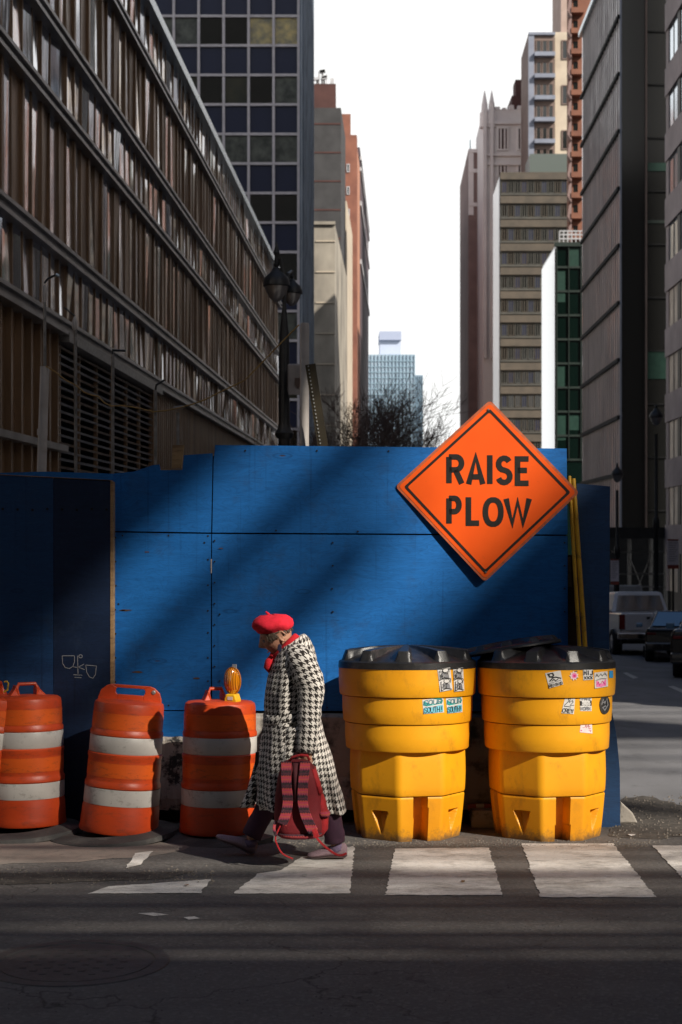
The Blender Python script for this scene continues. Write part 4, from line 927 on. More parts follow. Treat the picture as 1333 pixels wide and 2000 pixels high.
LIDM = mat('black_lid_plastic', (.011,.011,.012), (.02,.019,.019), .33, scale=7, bmp=.15, bscale=160, dirt=.35, dirtc=(.09,.08,.07))
BH = 1.10
def bin_make(name, label, x, Z, rz, group):
    t = thing(name, label, 'barrel', ((x-CX)/F*Z, Z, gz(Z)), (-TILT, 0, 0), group)
    n_ = 96; wob = lambda th, z: 1+.0012*sin(3*th+rz*4)+.0010*sin(5*th+z*9)
    for prof in ([(.425,1.09),(.452,1.098),(.4515,1.0),(.446,.925),(.440,.914),(.42,.914)],
                 [(.41,.912),(.4285,.908),(.428,.83),(.4225,.75),(.417,.742),(.40,.742)],
                 [(.39,.740),(.4105,.735),(.410,.66),(.4045,.575),(.399,.567),(.36,.567)]):
        obj('collar', MB().lathe(prof, n_, rad=wob, cap=False), YEL, t, smooth=True, local=True, bevel=0)
    v0 = -pi/2 + R(-15) + rz                      # one octagon corner
    def oct_(th, r_):
        a = (th - v0) % (pi/4); return r_*cos(pi/8)/cos(a-pi/8)
    mb = MB(); n_ = 160
    zs = [.566, .555, .50, .42, .34, .30, .288, .284]
    rs = [.384, .386, .388, .389, .386, .383, .378, .362]
    def rr(th, z):
        i = 0
        return 1
    for z, r_ in zip(zs, rs):
        for k in range(n_):
            th = 2*pi*k/n_; q = min(oct_(th, r_*1.0), r_*.985); mb.v.append((q*cos(th), q*sin(th), z))
    for i in range(len(zs)-1):
        for k in range(n_): mb.f.append((i*n_+(k+1)%n_, i*n_+k, (i+1)*n_+k, (i+1)*n_+(k+1)%n_)); mb.mi.append(0)
    obj('waist', mb, YEL, t, smooth=True, local=True)
    mb = MB(); n_ = 320; nz = 34
    for i in range(nz+1):
        z = .281*(1-i/nz); r0 = .345+.034*(z/.281)**.8
        if i == 0: r0 -= .006
        for k in range(n_):
            th = 2*pi*k/n_; a = (th-v0) % (pi/4); fi = int(((th-v0) % (2*pi))/(pi/4)); q = min(oct_(th, r0), r0*.99)
            off = tan(a-pi/8)*r0*cos(pi/8)            # sideways distance from the middle of the facet
            if fi % 2 == 0:
                hw_ = .046
                if abs(off+.0) < hw_ and z < .274: q -= .10
                elif abs(off) < .12 and z < .262: q -= .0
            else:
                if .03 < z < .185:
                    w_ = .058*(z-.03)/.155
                    if abs(off) < w_: q -= .065*(z-.03)/.155*min(1, (w_-abs(off))/.010)
            mb.v.append((q*cos(th), q*sin(th), z))
    for i in range(nz):
        for k in range(n_): mb.f.append((i*n_+(k+1)%n_, i*n_+k, (i+1)*n_+k, (i+1)*n_+(k+1)%n_)); mb.mi.append(0)
    obj('foot', mb, YEL, t, smooth=True, local=True)
    return t
def lid_mesh(ribs=10, r0=.452, ph=0):
    mb = MB(); n_ = 240; R_ = [.0, .03, .07, .11, .16, .21, .26, .30, .34, .37, .395, .41, .425, .437, .445]
    for r_ in R_:
        for k in range(n_):
            th = 2*pi*k/n_; a = ((th+ph) % (2*pi/ribs)) - pi/ribs; rr_ = r_*r0/.452
            base = .018+.088*(1-(r_/.445)**1.7)
            tw = abs(a)*max(r_, .05); hw_ = .020+.034*(r_/.445)
            up = max(0, min(1, (hw_-tw)/.014)) if r_ > .05 else 1
            top = .118-.035*(r_/.445)**2
            edge = max(0, min(1, (.437-r_)/.025))
            z = base + (top-base)*up*edge
            mb.v.append((rr_*cos(th), rr_*sin(th), z))
    for z, r_ in ((.012,.452),(-.028,.455),(-.028,.44)):
        for k in range(n_):
            th = 2*pi*k/n_; mb.v.append((r_*r0/.452*cos(th), r_*r0/.452*sin(th), z))
    m_ = len(R_)+3
    for i in range(m_-1):
        for k in range(n_): mb.f.append((i*n_+k, (i+1)*n_+k, (i+1)*n_+(k+1)%n_, i*n_+(k+1)%n_)); mb.mi.append(0)
    return mb
bA = bin_make('yellow_barrel', 'yellow stepped barrel nearest the woman, two pairs of stickers at its upper right', 797, 9.33, R(4), 'yellow barrels with black lids')
bB = bin_make('yellow_barrel', 'yellow stepped barrel at the right end, plastered with many stickers', 1070, 9.33, R(1.5), 'yellow barrels with black lids')
for b_, ph in ((bA, .1), (bB, .35)):
    o = obj('lid', lid_mesh(10, .452, ph), LIDM, b_, smooth=True, local=True); o.location = (0, 0, BH+.018)
bpy.context.view_layer.update()
sl = obj('spare_lid', lid_mesh(10, .33, .2), LIDM, smooth=True, local=True, solid=.008)
sl.location = P(1000, 1266, 9.52); sl.rotation_euler = (R(-7), R(-9), 0); sl.scale = (1, 1, .45)
tag(sl, 'loose black lid lying tilted on the back of the right yellow barrel', 'lid')
# ---- stickers: points of the photo's sticker corners projected onto the barrel's collars
def on_bin(b_, r_):
    inv = b_.matrix_world.inverted(); o_ = inv @ Vector((0,0,H))
    def f(x, y, lift=.0):
        d = (inv @ P(x, y, 5)) - o_; rr_ = r_+lift
        A = d.x**2+d.y**2; B = 2*(o_.x*d.x+o_.y*d.y); C = o_.x**2+o_.y**2-rr_**2; D = B*B-4*A*C
        if D < 0: D = 0
        return o_+d*((-B-sqrt(D))/(2*A))
    return f
STK = {k: mat('sticker_'+k, c, c2, .45, scale=30, dirt=.25, dirtc=(.3,.25,.2)) for k, c, c2 in
       (('white', (.62,.60,.58), (.55,.53,.5)), ('black', (.018,.018,.018), (.03,.03,.03)), ('teal', (.02,.36,.31), (.01,.22,.2)), ('sky', (.14,.50,.60), (.09,.38,.5)),
        ('pink', (.75,.22,.42), (.65,.15,.35)), ('magenta', (.60,.03,.20), (.5,.02,.15)), ('blue', (.03,.30,.62), (.03,.25,.55)), ('rose', (.72,.58,.56), (.65,.5,.5)), ('red', (.45,.08,.10), (.4,.06,.08)), ('grey', (.22,.22,.23), (.15,.15,.16)))}
def patch(mb, f, c4, lift=.002, n_=5):
    o0 = len(mb.v); c4 = [Vector(p) for p in c4]
    for i in range(n_+1):
        for j in range(n_+1):
            p = c4[0].lerp(c4[1], i/n_).lerp(c4[3].lerp(c4[2], i/n_), j/n_); mb.v.append(tuple(f(p.x, p.y, lift)))
    for i in range(n_):
        for j in range(n_): a = o0+i*(n_+1)+j; mb.f.append((a, a+1, a+n_+2, a+n_+1)); mb.mi.append(mb.m)
class Stk:
    def __init__(s, b_, r_, label, c4, base='white'):
        s.f = on_bin(b_, r_); s.c = [Vector(p) for p in c4]; s.cols = [base]; s.b = b_; s.label = label; s.mb = MB(); s.k = 0
        if base: patch(s.mb, s.f, c4, .003)
    def m(s, c):
        if c not in s.cols: s.cols.append(c)
        s.mb.m = s.cols.index(c)
    def q(s, u, v):                              # u right, v up inside the sticker, 0..1
        return s.c[0].lerp(s.c[1], u).lerp(s.c[3].lerp(s.c[2], u), 1-v)
    def line(s, c, pts, w_, closed=False):
        s.m(c); s.k += 1; P2 = [s.q(*p) for p in pts]; L_ = .0040+.00025*s.k
        s.mb.ribbon([(p.x, p.y) for p in P2], w_, lambda x, y: s.f(x, y, L_), closed)
    def fill(s, c, pts):
        s.m(c); s.k += 1; L_ = .0040+.00025*s.k; o0 = len(s.mb.v)
        for p in pts: w_ = s.q(*p); s.mb.v.append(tuple(s.f(w_.x, w_.y, L_)))
        s.mb.f.append(tuple(range(o0, len(s.mb.v)))); s.mb.mi.append(s.mb.m)
    def text(s, c, t_, u0, u1, v0, v1, w_, slant=0):
        n_ = len(t_); cw_ = (u1-u0)/n_
        for i, ch in enumerate(t_):
            for st in LT.get(ch, []):
                s.line(c, [(u0+cw_*(i+.10+.78*a)+slant*(b_-.5), v0+(v1-v0)*b_) for a, b_ in st], w_)
    def done(s):
        # orient faces outward
        o = obj('sticker', s.mb, [STK[c] for c in s.cols if c], s.b, local=True); tag(o, s.label); return o
def ell(cx, cy, rx, ry, n_=16): return [(cx+rx*cos(2*pi*k/n_), cy+ry*sin(2*pi*k/n_)) for k in range(n_)]
for c4, lab in (([(855.4,1307),(880.5,1304),(885,1347),(861,1351.5)], 'black and white ink drawing sticker, left of the pair'), ([(886,1306),(905.6,1303.8),(908,1349),(889,1351)], 'black and white ink drawing sticker, right of the pair')):
    s = Stk(bA, .4515, lab, c4); random.seed(5)
    for v0 in (0, .48):
        s.fill('grey', [(.2,v0+.1),(.85,v0+.08),(.8,v0+.30),(.3,v0+.33)])
        for _ in range(7):
            u = random.uniform(.15, .6); v = v0+random.uniform(.08, .3); s.line('black', [(u, v), (u+random.uniform(.1,.35), v+random.uniform(-.12,.12)), (u+random.uniform(0,.4), v+random.uniform(-.1,.16))], 1.0)
        s.fill('white', ell(.62, v0+.42, .22, .085)); s.line('black', ell(.62, v0+.42, .22, .085), .8, True)
        s.line('black', [(.1,v0+.03),(.5,v0+.10),(.95,v0+.03)], 1.5); s.line('black', [(.12,v0+.05),(.16,v0+.4)], 1.1); s.line('black', [(.88,v0+.32),(.97,v0+.5)], .8)
        s.fill('grey', ell(.2, v0+.42, .06, .025, 8)); s.line('white', [(.4,v0+.12),(.45,v0+.25)], .8)
    s.done()
for c4, lab in (([(826,1367),(867,1363),(868.5,1391.7),(828,1395)], 'teal and light blue lettered sticker, left of the pair'), ([(872,1364.5),(904,1362),(904.5,1391),(875,1394)], 'teal and light blue lettered sticker, right of the pair')):
    s = Stk(bA, .4275, lab, c4)
    s.fill('teal', [(.02,.60),(.05,.88),(.3,.95),(.6,.99),(.9,1.0),(.98,.8),(.92,.62),(.5,.56),(.2,.52)])
    s.text('black', 'GOUR', .06, .96, .62, .92, 1.2, .03); s.text('sky', 'GOUR', .04, .94, .64, .93, .5, .03)
    s.fill('sky', [(.03,.04),(.05,.42),(.5,.47),(.95,.52),(.97,.08),(.5,.03)]); s.text('black', 'SOUTH!', .05, .98, .07, .44, 1.0, .02); s.done()
s = Stk(bB, .4515, 'white sticker with a black figure over the word REMAND', [(1066,1315),(1096,1309.7),(1101.6,1337),(1074,1344.6)])
s.fill('black', [(.1,.93),(.5,.95),(.55,.75),(.42,.62),(.2,.66)]); s.fill('white', ell(.34,.8,.09,.07,10)); s.line('black', [(.15,.42),(.4,.6),(.6,.62),(.95,.45)], 2.2)
s.line('black', [(.3,.4),(.45,.5),(.55,.38),(.75,.46)], 1.6); s.line('grey', [(.08,.3),(.92,.33)], 1.2); s.text('black', 'REMAND', .03, .99, .04, .22, 1.0); s.done()
s = Stk(bB, .4515, 'pink splash shaped sticker', [(1113,1310),(1132,1310),(1132,1330),(1113,1330)], None); s.cols = ['rose']; 
s.fill('rose', [(.5+(.5 if k % 2 else .34)*cos(2*pi*k/18), .5+(.5 if k % 2 else .32)*sin(2*pi*k/18)) for k in range(18)]); s.fill('pink', ell(.52,.5,.27,.27)); s.fill('magenta', ell(.55,.48,.14,.12)); s.line('black', [(.6,.9),(.85,.95)], 1.6); s.line('black', [(.75,.25),(.9,.3)], 1.6); s.done()
s = Stk(bB, .4515, 'small white sticker reading MIJ XXX', [(1140,1308.5),(1159.6,1308),(1160,1327.5),(1140.8,1329)]); s.text('black', 'MIJ', .06, .98, .48, .92, 2.2); s.text('black', 'XXX', .06, .98, .08, .36, 1.4); s.done()
s = Stk(bB, .4515, 'white and pink scrawled sticker near the rim edge', [(1162,1314),(1187.7,1311),(1189,1341),(1163.5,1345)])
s.fill('pink', [(.1,.08),(.12,.45),(.5,.52),(.88,.48),(.86,.08),(.5,.03)]); s.line('black', [(.08,.7),(.2,.9),(.3,.7),(.5,.88),(.6,.72),(.8,.92),(.95,.7)], .9); s.line('grey', [(.1,.8),(.9,.8)], 2.2)
s.line('black', [(.1,.5),(.5,.57),(.9,.52)], .9); s.line('magenta', [(.15,.2),(.3,.4),(.35,.15),(.6,.4),(.8,.15)], 1.2); s.done()
s = Stk(bB, .4515, 'bright blue sticker at the very edge', [(1191.5,1310),(1199,1310),(1199,1324),(1191.5,1324)], 'blue'); s.done()
s = Stk(bB, .4275, 'white sticker with inked crown over the word CREW', [(1105,1362.6),(1124.7,1364),(1122,1395),(1097.7,1393)])
s.line('black', [(.1,.5),(.45,.8),(.35,.93),(.55,.95),(.5,.7),(.75,.85),(.85,.75),(.6,.52),(.95,.55)], 1.2); s.line('black', [(.1,.45),(.7,.43)], 1.3); s.text('black', 'CREW', .03, .97, .06, .3, 1.4); s.done()
s = Stk(bB, .4275, 'black and white block lettered sticker reading THANE 365 WORK', [(1133.7,1360),(1157,1360),(1157,1389),(1134.8,1389)], 'white')
s.fill('black', [(0,.36),(0,.68),(1,.68),(1,.36)]); s.text('grey', 'THANE', .02, .99, .73, .95, 1.0); s.text('white', '365', .15, .9, .42, .62, 1.9); s.text('grey', 'WORK', .02, .99, .07, .28, 1.2); s.done()
s = Stk(bB, .4275, 'black oval sticker with a grey tangle', [(1172.5,1358.5),(1193,1358.5),(1193,1395),(1172.5,1395)], None); s.cols = ['black']
s.fill('black', ell(.5,.5,.5,.5,20)); s.line('grey', [(.2,.5),(.35,.8),(.5,.55),(.7,.85),(.8,.5),(.5,.2),(.3,.35),(.6,.45)], 2.0); s.line('grey', [(.3,.6),(.6,.7)], 1.5); s.done()
s = Stk(bB, .4095, 'pale pink sticker with thin red writing', [(1136,1407.6),(1157.3,1409),(1158.5,1433),(1133.7,1430.6)], 'rose')
s.line('red', [(.05,.9),(.4,.88),(.45,.5),(.2,.4)], .7); s.line('red', [(.5,.85),(.5,.4),(.7,.7),(.75,.35),(.9,.4)], .9); s.line('red', [(.55,.6),(.85,.55)], .6); s.line('red', [(.7,.2),(.9,.25),(.85,.1)], .7); s.fill('magenta', ell(.12,.18,.05,.05,8)); s.done()
# ================================================================ THINGS STANDING BEHIND THE HOARDING
Zb = 10.6
def pole(label, pts, rs, m, name='conduit_pole', cat='pole', n=10, group=None):
    mb = MB(); mb.tube(pts, rs, n); o = obj(name, mb, m, smooth=True); return tag(o, label, cat, group)
def down(x, y, Z): p = P(x, y, Z); return Vector((p.x, Z, gz(Z)))
t = thing('conduit_pole', 'thick pale pipe with a thin upper pole and bent arm, leftmost behind the boards', 'pole', down(76, 920, Zb))
obj('pipe', MB().tube([down(77,0,Zb), P(82,920,Zb), P(88,716,Zb)], [.04,.036,.034], 12), PVC, t, smooth=True)
obj('pipe_joint', MB().tube([P(83.2,850,Zb), P(83.6,838,Zb)], [.04,.04], 12), PVC, t, smooth=True)
obj('upper_pole', MB().tube([P(88,716,Zb), P(88,575,Zb)], [.013,.011], 8), GALV, t, smooth=True)
obj('pole_head', MB().tube([P(88,590,Zb), P(88,578,Zb), P(88,570,Zb), P(88,557,Zb)], [.012,.02,.02,.010], 8), PVC, t, smooth=True)
obj('bent_arm', MB().tube([P(87,553,Zb), P(93,545,Zb), P(102,540,Zb), P(110,536,Zb)], .008, 8), BLACK, t, smooth=True)
obj('arm_tip', MB().tube([P(110,536,Zb), P(116,539,Zb)], [.012,.010], 8), COPING, t, smooth=True)
for x0, x1, yt, lab, hd_ in ((148,150,640,'thin grey pole with a short head, second behind the boards',1),(221,221,692,'thin pole with a small cross bar, in front of the louvres',2),(304,305,762,'thin short pole at the right edge of the louvres',3),(348,350,806,'short thin pole ending behind the notch of the boards',4)):
    t = thing('thin_pole', lab, 'pole', down(x1, 920, Zb), group='thin poles behind the hoarding')
    obj('shaft', MB().tube([down(x1,0,Zb), P(x0, yt, Zb)], .0125, 8), GALV, t, smooth=True)
    if hd_ == 1: obj('pole_head', MB().tube([P(147,645,Zb), P(147,640,Zb), P(147,628,Zb), P(147,618,Zb)], [.012,.022,.022,.008], 8), PVC, t, smooth=True); obj('bent_arm', MB().tube([P(147,618,Zb), P(136,608,Zb), P(126,600,Zb)], .007, 6), BLACK, t)
    if hd_ == 2: obj('cross_bar', MB().tube([P(220,700,Zb), P(221,684,Zb), P(246,685,Zb)], .010, 8), BLACK, t, smooth=True)
    if hd_ == 3: obj('bent_arm', MB().tube([P(304,764,Zb), P(306,752,Zb), P(322,742,Zb)], .008, 8), BLACK, t, smooth=True)
    if hd_ == 4: obj('cross_bar', MB().tube([P(340,797,Zb), P(360,794,Zb)], .010, 8), GALV, t, smooth=True)
t = MB(); t.slab([P(336,914,Zb-.5), P(355,914,Zb-.5), P(360,869,Zb-.5), P(338,869,Zb-.5)], (0,.04,0)); tag(obj('wood_block', t, WOOD), 'pale offcut of wood standing in the notch of the boards', 'wood')
t = MB(); t.slab([P(313,921,YF+.08), P(359,921,YF+.08), P(358,915,YF+.08), P(313,916,YF+.08)], (0,.04,0)); tag(obj('wood_batten', t, WOOD), 'pale batten lying in the notch of the board top', 'wood')
pole('yellow cord sagging from pole to pole above the boards', [P(x, y, Zb-.03) for x, y in ((90,715),(110,727),(128,742),(148,752),(165,766),(178,771),(192,774),(205,787),(218,793),(235,792),(255,794),(275,798),(300,804),(325,802),(348,797),(375,790),(400,781),(430,766),(455,754),(480,742),(505,716),(530,690),(555,664),(585,634))], .0055, mat('yellow_cord', (.42,.25,.06), (.3,.17,.05), .6, scale=9), 'sagging_cable', 'cable', 6)
pole('white capped pipe standing up behind the top of the boards', [down(594,0,Zb), P(596,640,Zb), P(596,631,Zb)], [.034,.034,.031], PVC, 'white_pipe', 'pipe', 14)
# perforated steel post leaning
PERF = mat('rusty_dark_steel', (.035,.028,.018), (.075,.058,.030), .6, .3, scale=6, sc3=(1,1,.4))
t = thing('perforated_post', 'dark square sign post with a row of holes, leaning behind the boards', 'post', P(632, 900, 10.4))
a, b_ = P(607, 712, 10.4), P(637, 905, 10.4); mb = MB(); mb.bar(a, b_, .075, .06, up=(0,1,0)); o = obj('post', mb, PERF, t)
hm = MB(); hole = []
for k in range(27):
    p = a.lerp(b_, (k+.6)/27); hh = MB(); hh.obox((p.x-.016, p.y-.034, p.z), (.0045,0,0), (0,.004,0), (0,0,.0055)); obj('hole', hh, mat('sky_seen_hole', (.4,.4,.38), (.3,.3,.3), .6) if k == 0 else bpy.data.materials['sky_seen_hole'], t)
# ---- street lamps
GLOBE = glass('frosted_lamp_glass', (.22,.20,.185), .25, .02, .5)
def luminaire(t, c, s=1.0):
    c = Vector(c)
    obj('lamp_dome', MB().lathe([(.02*s,.42*s),(.03*s,.36*s),(.05*s,.33*s),(.035*s,.27*s),(.07*s,.25*s),(.09*s,.20*s),(.20*s,.10*s),(.235*s,.0),(.24*s,-.06*s),(.22*s,-.07*s)], 24, c), BLACK, t, smooth=True)
    obj('lamp_glass', MB().lathe([(.205*s,-.07*s),(.18*s,-.16*s),(.12*s,-.27*s),(.05*s,-.33*s),(.01*s,-.34*s)], 24, c), GLOBE, t, smooth=True)
Zl = 25.0
t = thing('street_lamp', 'tall black twin headed street lamp behind the boards, left of the white pipe', 'street lamp', down(556, 0, Zl))
obj('pole', MB().lathe([(.17,0),(.16,1.2),(.11,1.4),(.105,3.6),(.16,3.62),(.16,3.85),(.11,3.9),(.105,4.42),(.15,4.46),(.17,4.52),(.12,4.6),(.10,4.7),(.09,6.2),(.05,6.6),(.02,7.0)], 20, down(556,0,Zl)), BLACK, t, smooth=True)
luminaire(t, P(541, 552, Zl), 1.0); luminaire(t, P(571, 568, Zl+.5), .8)
obj('arm', MB().tube([P(556,560,Zl), P(549,505,Zl), P(541,506,Zl), P(541,520,Zl)], .035, 8), BLACK, t, smooth=True)
obj('arm', MB().tube([P(556,585,Zl), P(563,535,Zl+.2), P(570,530,Zl+.5), P(571,545,Zl+.5)], .03, 8), BLACK, t, smooth=True)
obj('finial', MB().lathe([(.05,-.1),(.03,0),(.06,.06),(.04,.12),(.01,.25)], 12, P(541,500,Zl)), BLACK, t, smooth=True)
SGN = mat('pale_grey_box', (.34,.31,.30), (.26,.24,.23), .5, scale=4)
t2 = thing('signal_box', 'pale grey box with a brown shield, mounted beside the black lamp pole', 'box', P(577, 740, 24.7))
a, b_ = P(563, 768, 24.7), P(590, 712, 24.7)
obj('box_body', MB().box(a.x, b_.x, 24.55, 24.8, a.z, b_.z), SGN, t2, bevel=.03)
obj('box_flange', MB().box(a.x+.02, b_.x+.02, 24.5, 24.56, a.z-.04, a.z+.05), SGN, t2)
mb = MB(); q = [(577,738),(589,738),(590,750),(583,759),(576,750)]; mb.slab([P(x, y, 24.53) for x, y in q], (0,.02,0)); obj('shield', mb, mat('brown_shield', (.11,.07,.055), (.09,.06,.05), .6), t2)
def rlamp(x, y, Z, lab):
    t = thing('street_lamp', lab, 'street lamp', down(x, 0, Z)); base = down(x, 0, Z); top = P(x, y, Z)
    hgt = top.z-base.z
    obj('pole', MB().lathe([(.15,0),(.14,1),(.09,1.3),(.08,hgt*.5),(.13,hgt*.5+.1),(.13,hgt*.5+.4),(.07,hgt*.5+.5),(.06,hgt-.7)], 14, base), BLACK, t, smooth=True)
    luminaire(t, top, 1.1); return t
rlamp(1283, 812, 54, 'black street lamp with a glass bowl, near the right edge before the dark tower')
rlamp(1207, 925, 60, 'small distant black street lamp beyond the blue side wing')
# ---- bare trees
BARK = mat('bark', (.26,.18,.14), (.17,.12,.09), .9, scale=3)
def tree(x, Z, top_y, lab, seed, spread=1.0):
    rnd_ = random.Random(seed); base = down(x, 0, Z); base.z = gz(Z); Ht = P(x, top_y, Z).z-base.z
    t = thing('bare_tree', lab, 'tree', base, group='bare winter trees beyond the hoarding'); tr = MB(); cr = MB(); tw = MB()
    def grow(p, d, L, r_, lv):
        q = [p]; n_ = 3
        for k in range(n_):
            d = (d+Vector((rnd_.uniform(-.16,.16), rnd_.uniform(-.16,.16), rnd_.uniform(-.02,.10)))).normalized(); p = p+d*L/n_; q.append(p)
        tgt = tr if lv == 0 else (cr if lv < 4 else tw)
        tgt.tube(q, [r_*(1-.4*k/n_) for k in range(n_+1)], 7 if lv < 2 else (4 if lv < 4 else 3), False)
        if lv >= 6: return
        for _ in range(4 if lv in (1,2,3,4,5) else 3):
            a = rnd_.uniform(0, 2*pi); el = rnd_.uniform(.4, 1.0)*spread
            u = d.cross(Vector((cos(a), sin(a), .3))).normalized(); nd = (d*cos(el)+u*sin(el)).normalized()
            if nd.z < -.1: nd.z = .1
            s_ = rnd_.choice(q[1:]) if lv > 0 else q[-1]
            grow(s_, nd, L*rnd_.uniform(.6,.82), max(r_*.52, .011), lv+1)
    grow(base, Vector((0,0,1)), Ht*.355, .12, 0)
    obj('trunk', tr, BARK, t); obj('crown', cr, BARK, t); obj('twigs', tw, BARK, t)
tree(688, 62, 750, 'bare tree in front of the salmon fronted block, tallest of the row', 4)
tree(722, 66, 752, 'bare tree in front of the pale glass tower, middle of the row', 8, .8)
tree(756, 70, 800, 'lowest bare tree crown, before the right part of the pale tower', 15, .7)
tree(652, 58, 782, 'bare tree before the tan house, left end of the row', 27)
# ================================================================ STREET ON THE RIGHT: vehicles, shed, notices
TYRE = mat('tyre_rubber', (.012,.012,.012), (.02,.02,.02), .8); CARG = glass('car_glass', (.01,.012,.015), .05, .01, .5)
WHC = mat('white_car_paint', (.85,.82,.80), (.82,.79,.77), .3, coat=.6); BKC = mat('black_car_paint', (.008,.008,.009), (.012,.012,.013), .2, coat=1.0)
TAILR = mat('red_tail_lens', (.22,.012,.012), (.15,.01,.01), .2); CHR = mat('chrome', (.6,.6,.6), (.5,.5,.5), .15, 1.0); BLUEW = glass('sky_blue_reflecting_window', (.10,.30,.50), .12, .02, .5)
def wheel(t, x, y, r_, w_, m=BLACK):
    mb = MB().lathe([(r_*.6,-w_/2),(r_*.95,-w_/2),(r_,-w_*.35),(r_,w_*.35),(r_*.95,w_/2),(r_*.6,w_/2)], 28); mb.v = [(x+c, y+a, r_+b) for a, b, c in mb.v]
    o = obj('wheel', mb, TYRE, t, smooth=True, local=True)
    mb = MB().lathe([(.03,-w_*.52),(r_*.55,-w_*.50),(r_*.6,-w_*.4),(r_*.6,w_*.4),(r_*.55,w_*.5),(.03,w_*.52)], 20); mb.v = [(x+c, y+a, r_+b) for a, b, c in mb.v]
    obj('rim', mb, CHR, o, smooth=True, local=True)
def car_at(name, lab, cat, x, Z, yaw=-.028, grp='vehicles standing in the side street'):
    return thing(name, lab, cat, ((x-CX)/F*Z, Z, gz(Z)), (-TILT, 0, yaw), grp)
# pickup
t = car_at('pickup_truck', 'white pickup truck seen from behind in the side street', 'pickup truck', 1273, 42)
w_ = .92
mb = MB(); mb.slab([(-w_,0,.62),(w_,0,.62),(w_+.0,0,1.0),(w_-.05,0,1.27),(-w_+.05,0,1.27),(-w_,0,1.0)], (0,5.6,0)); obj('body', mb, WHC, t, local=True, bevel=.05)
mb = MB(); mb.slab([(-.88,1.7,1.27),(.88,1.7,1.27),(.72,2.0,1.88),(.60,2.05,1.92),(-.60,2.05,1.92),(-.72,2.0,1.88)], (0,1.9,0)); obj('cab', mb, WHC, t, local=True, bevel=.04)
mb = MB(); mb.slab([(-.74,1.68,1.34),(.74,1.68,1.34),(.64,1.88,1.80),(-.64,1.88,1.80)], (0,.02,0)); obj('rear_window', mb, CARG, t, local=True)
obj('tailgate', MB().box(-.70,.70,-.02,.02,.74,1.24), WHC, t, local=True, bevel=.015); obj('tailgate_handle', MB().box(-.12,.12,-.035,-.015,1.08,1.15), BLACK, t, local=True)
for s_ in (-1, 1): obj('tail_light', MB().box(min(s_*.76,s_*.93), max(s_*.76,s_*.93), -.03, .05, .78, 1.22), TAILR, t, local=True, bevel=.01)
obj('bumper', MB().box(-.98,.98,-.14,.05,.48,.68), CHR, t, local=True, bevel=.03); obj('number_plate', MB().box(-.16,.16,-.155,-.142,.52,.64), WHP, t, local=True); obj('bumper_step', MB().box(-.7,.7,-.15,-.0,.44,.49), BLACK, t, local=True)
obj('underbody', MB().box(-.85,.85,.1,5.4,.35,.62), BLACK, t, local=True)
for x in (-.85,.85):
    for y in (1.1, 4.6): wheel(t, x, y, .39, .27)
for s_ in (-1,1): mb = MB(); mb.box(s_*1.08-.09, s_*1.08+.09, 3.6, 3.75, 1.2, 1.45); obj('wing_mirror', mb, BLACK, t, local=True, bevel=.02)
# dark cars
def darkcar(name, lab, x, Z, big=1.0, yaw=-.2):
    t = car_at(name, lab, 'car', x, Z, yaw); w_ = .92*big; h_ = big
    pr = [(-w_,0,.35*h_),(w_,0,.35*h_),(w_,0,.80*h_),(w_*.93,.05,.93*h_),(-w_*.93,.05,.93*h_),(-w_,0,.80*h_)]
    mb = MB(); mb.slab(pr, (0,4.5,0)); obj('body', mb, BKC, t, local=True, bevel=.06)
    mb = MB(); r4 = [(-w_*.86,.55,.92*h_),(w_*.86,.55,.92*h_),(w_*.62,1.25,1.38*h_),(-w_*.62,1.25,1.38*h_)]; f4 = [(-w_*.86,3.6,.92*h_),(w_*.86,3.6,.92*h_),(w_*.62,2.7,1.40*h_),(-w_*.62,2.7,1.40*h_)]
    mb.add(r4+f4, [(0,1,2,3),(7,6,5,4),(0,4,5,1),(3,2,6,7),(0,3,7,4),(1,5,6,2)]); obj('cabin', mb, BKC, t, local=True, bevel=.04)
    mb = MB(); mb.add([(-w_*.78,.60,.955*h_),(w_*.78,.60,.955*h_),(w_*.58,1.16,1.325*h_),(-w_*.58,1.16,1.325*h_)], [(0,1,2,3)]); mb.v = [(a, b-.035, c+.02) for a, b, c in mb.v]; obj('rear_window', mb, BLUEW, t, local=True)
    for s_ in (-1, 1):
        obj('tail_light', MB().box(min(s_*w_*.70,s_*w_*.95), max(s_*w_*.70,s_*w_*.95), -.03, .04, .74*h_, .80*h_), TAILR, t, local=True, bevel=.01)
        mb = MB(); mb.add([(s_*w_*.845,.9,.98*h_),(s_*w_*.845,3.4,.98*h_),(s_*w_*.655,2.7,1.33*h_),(s_*w_*.655,1.35,1.33*h_)], [(0,1,2,3)]); mb.v = [(a+s_*.03, b, c) for a, b, c in mb.v]; obj('side_window', mb, CARG, t, local=True)
        obj('wing_mirror', MB().box(s_*(w_+.1)-.09, s_*(w_+.1)+.09, 2.9, 3.0, .9*h_, 1.02*h_), BLUEW if s_ < 0 else BKC, t, local=True, bevel=.02)
    obj('bumper', MB().box(-w_*1.0,w_*1.0,-.10,.05,.30,.52), BKC, t, local=True, bevel=.04); obj('number_plate', MB().box(-.16,.16,-.045,-.03,.60*h_,.71*h_), mat('dull_blue_plate', (.10,.14,.22), (.08,.12,.2), .5) if 'dull_blue_plate' not in bpy.data.materials else bpy.data.materials['dull_blue_plate'], t, local=True)
    for x_ in (-w_*.86, w_*.86):
        for y_ in (.8, 3.5): wheel(t, x_, y_, .33*big, .22)
    return t
darkcar('parked_car', 'black car with a sky blue rear window, just behind the white pickup', 1330, 37, .97, -.19)
darkcar('parked_car', 'black car cut by the right edge, only its rear wheel and flank in view', 1410, 28.5, 1.08, -.26)
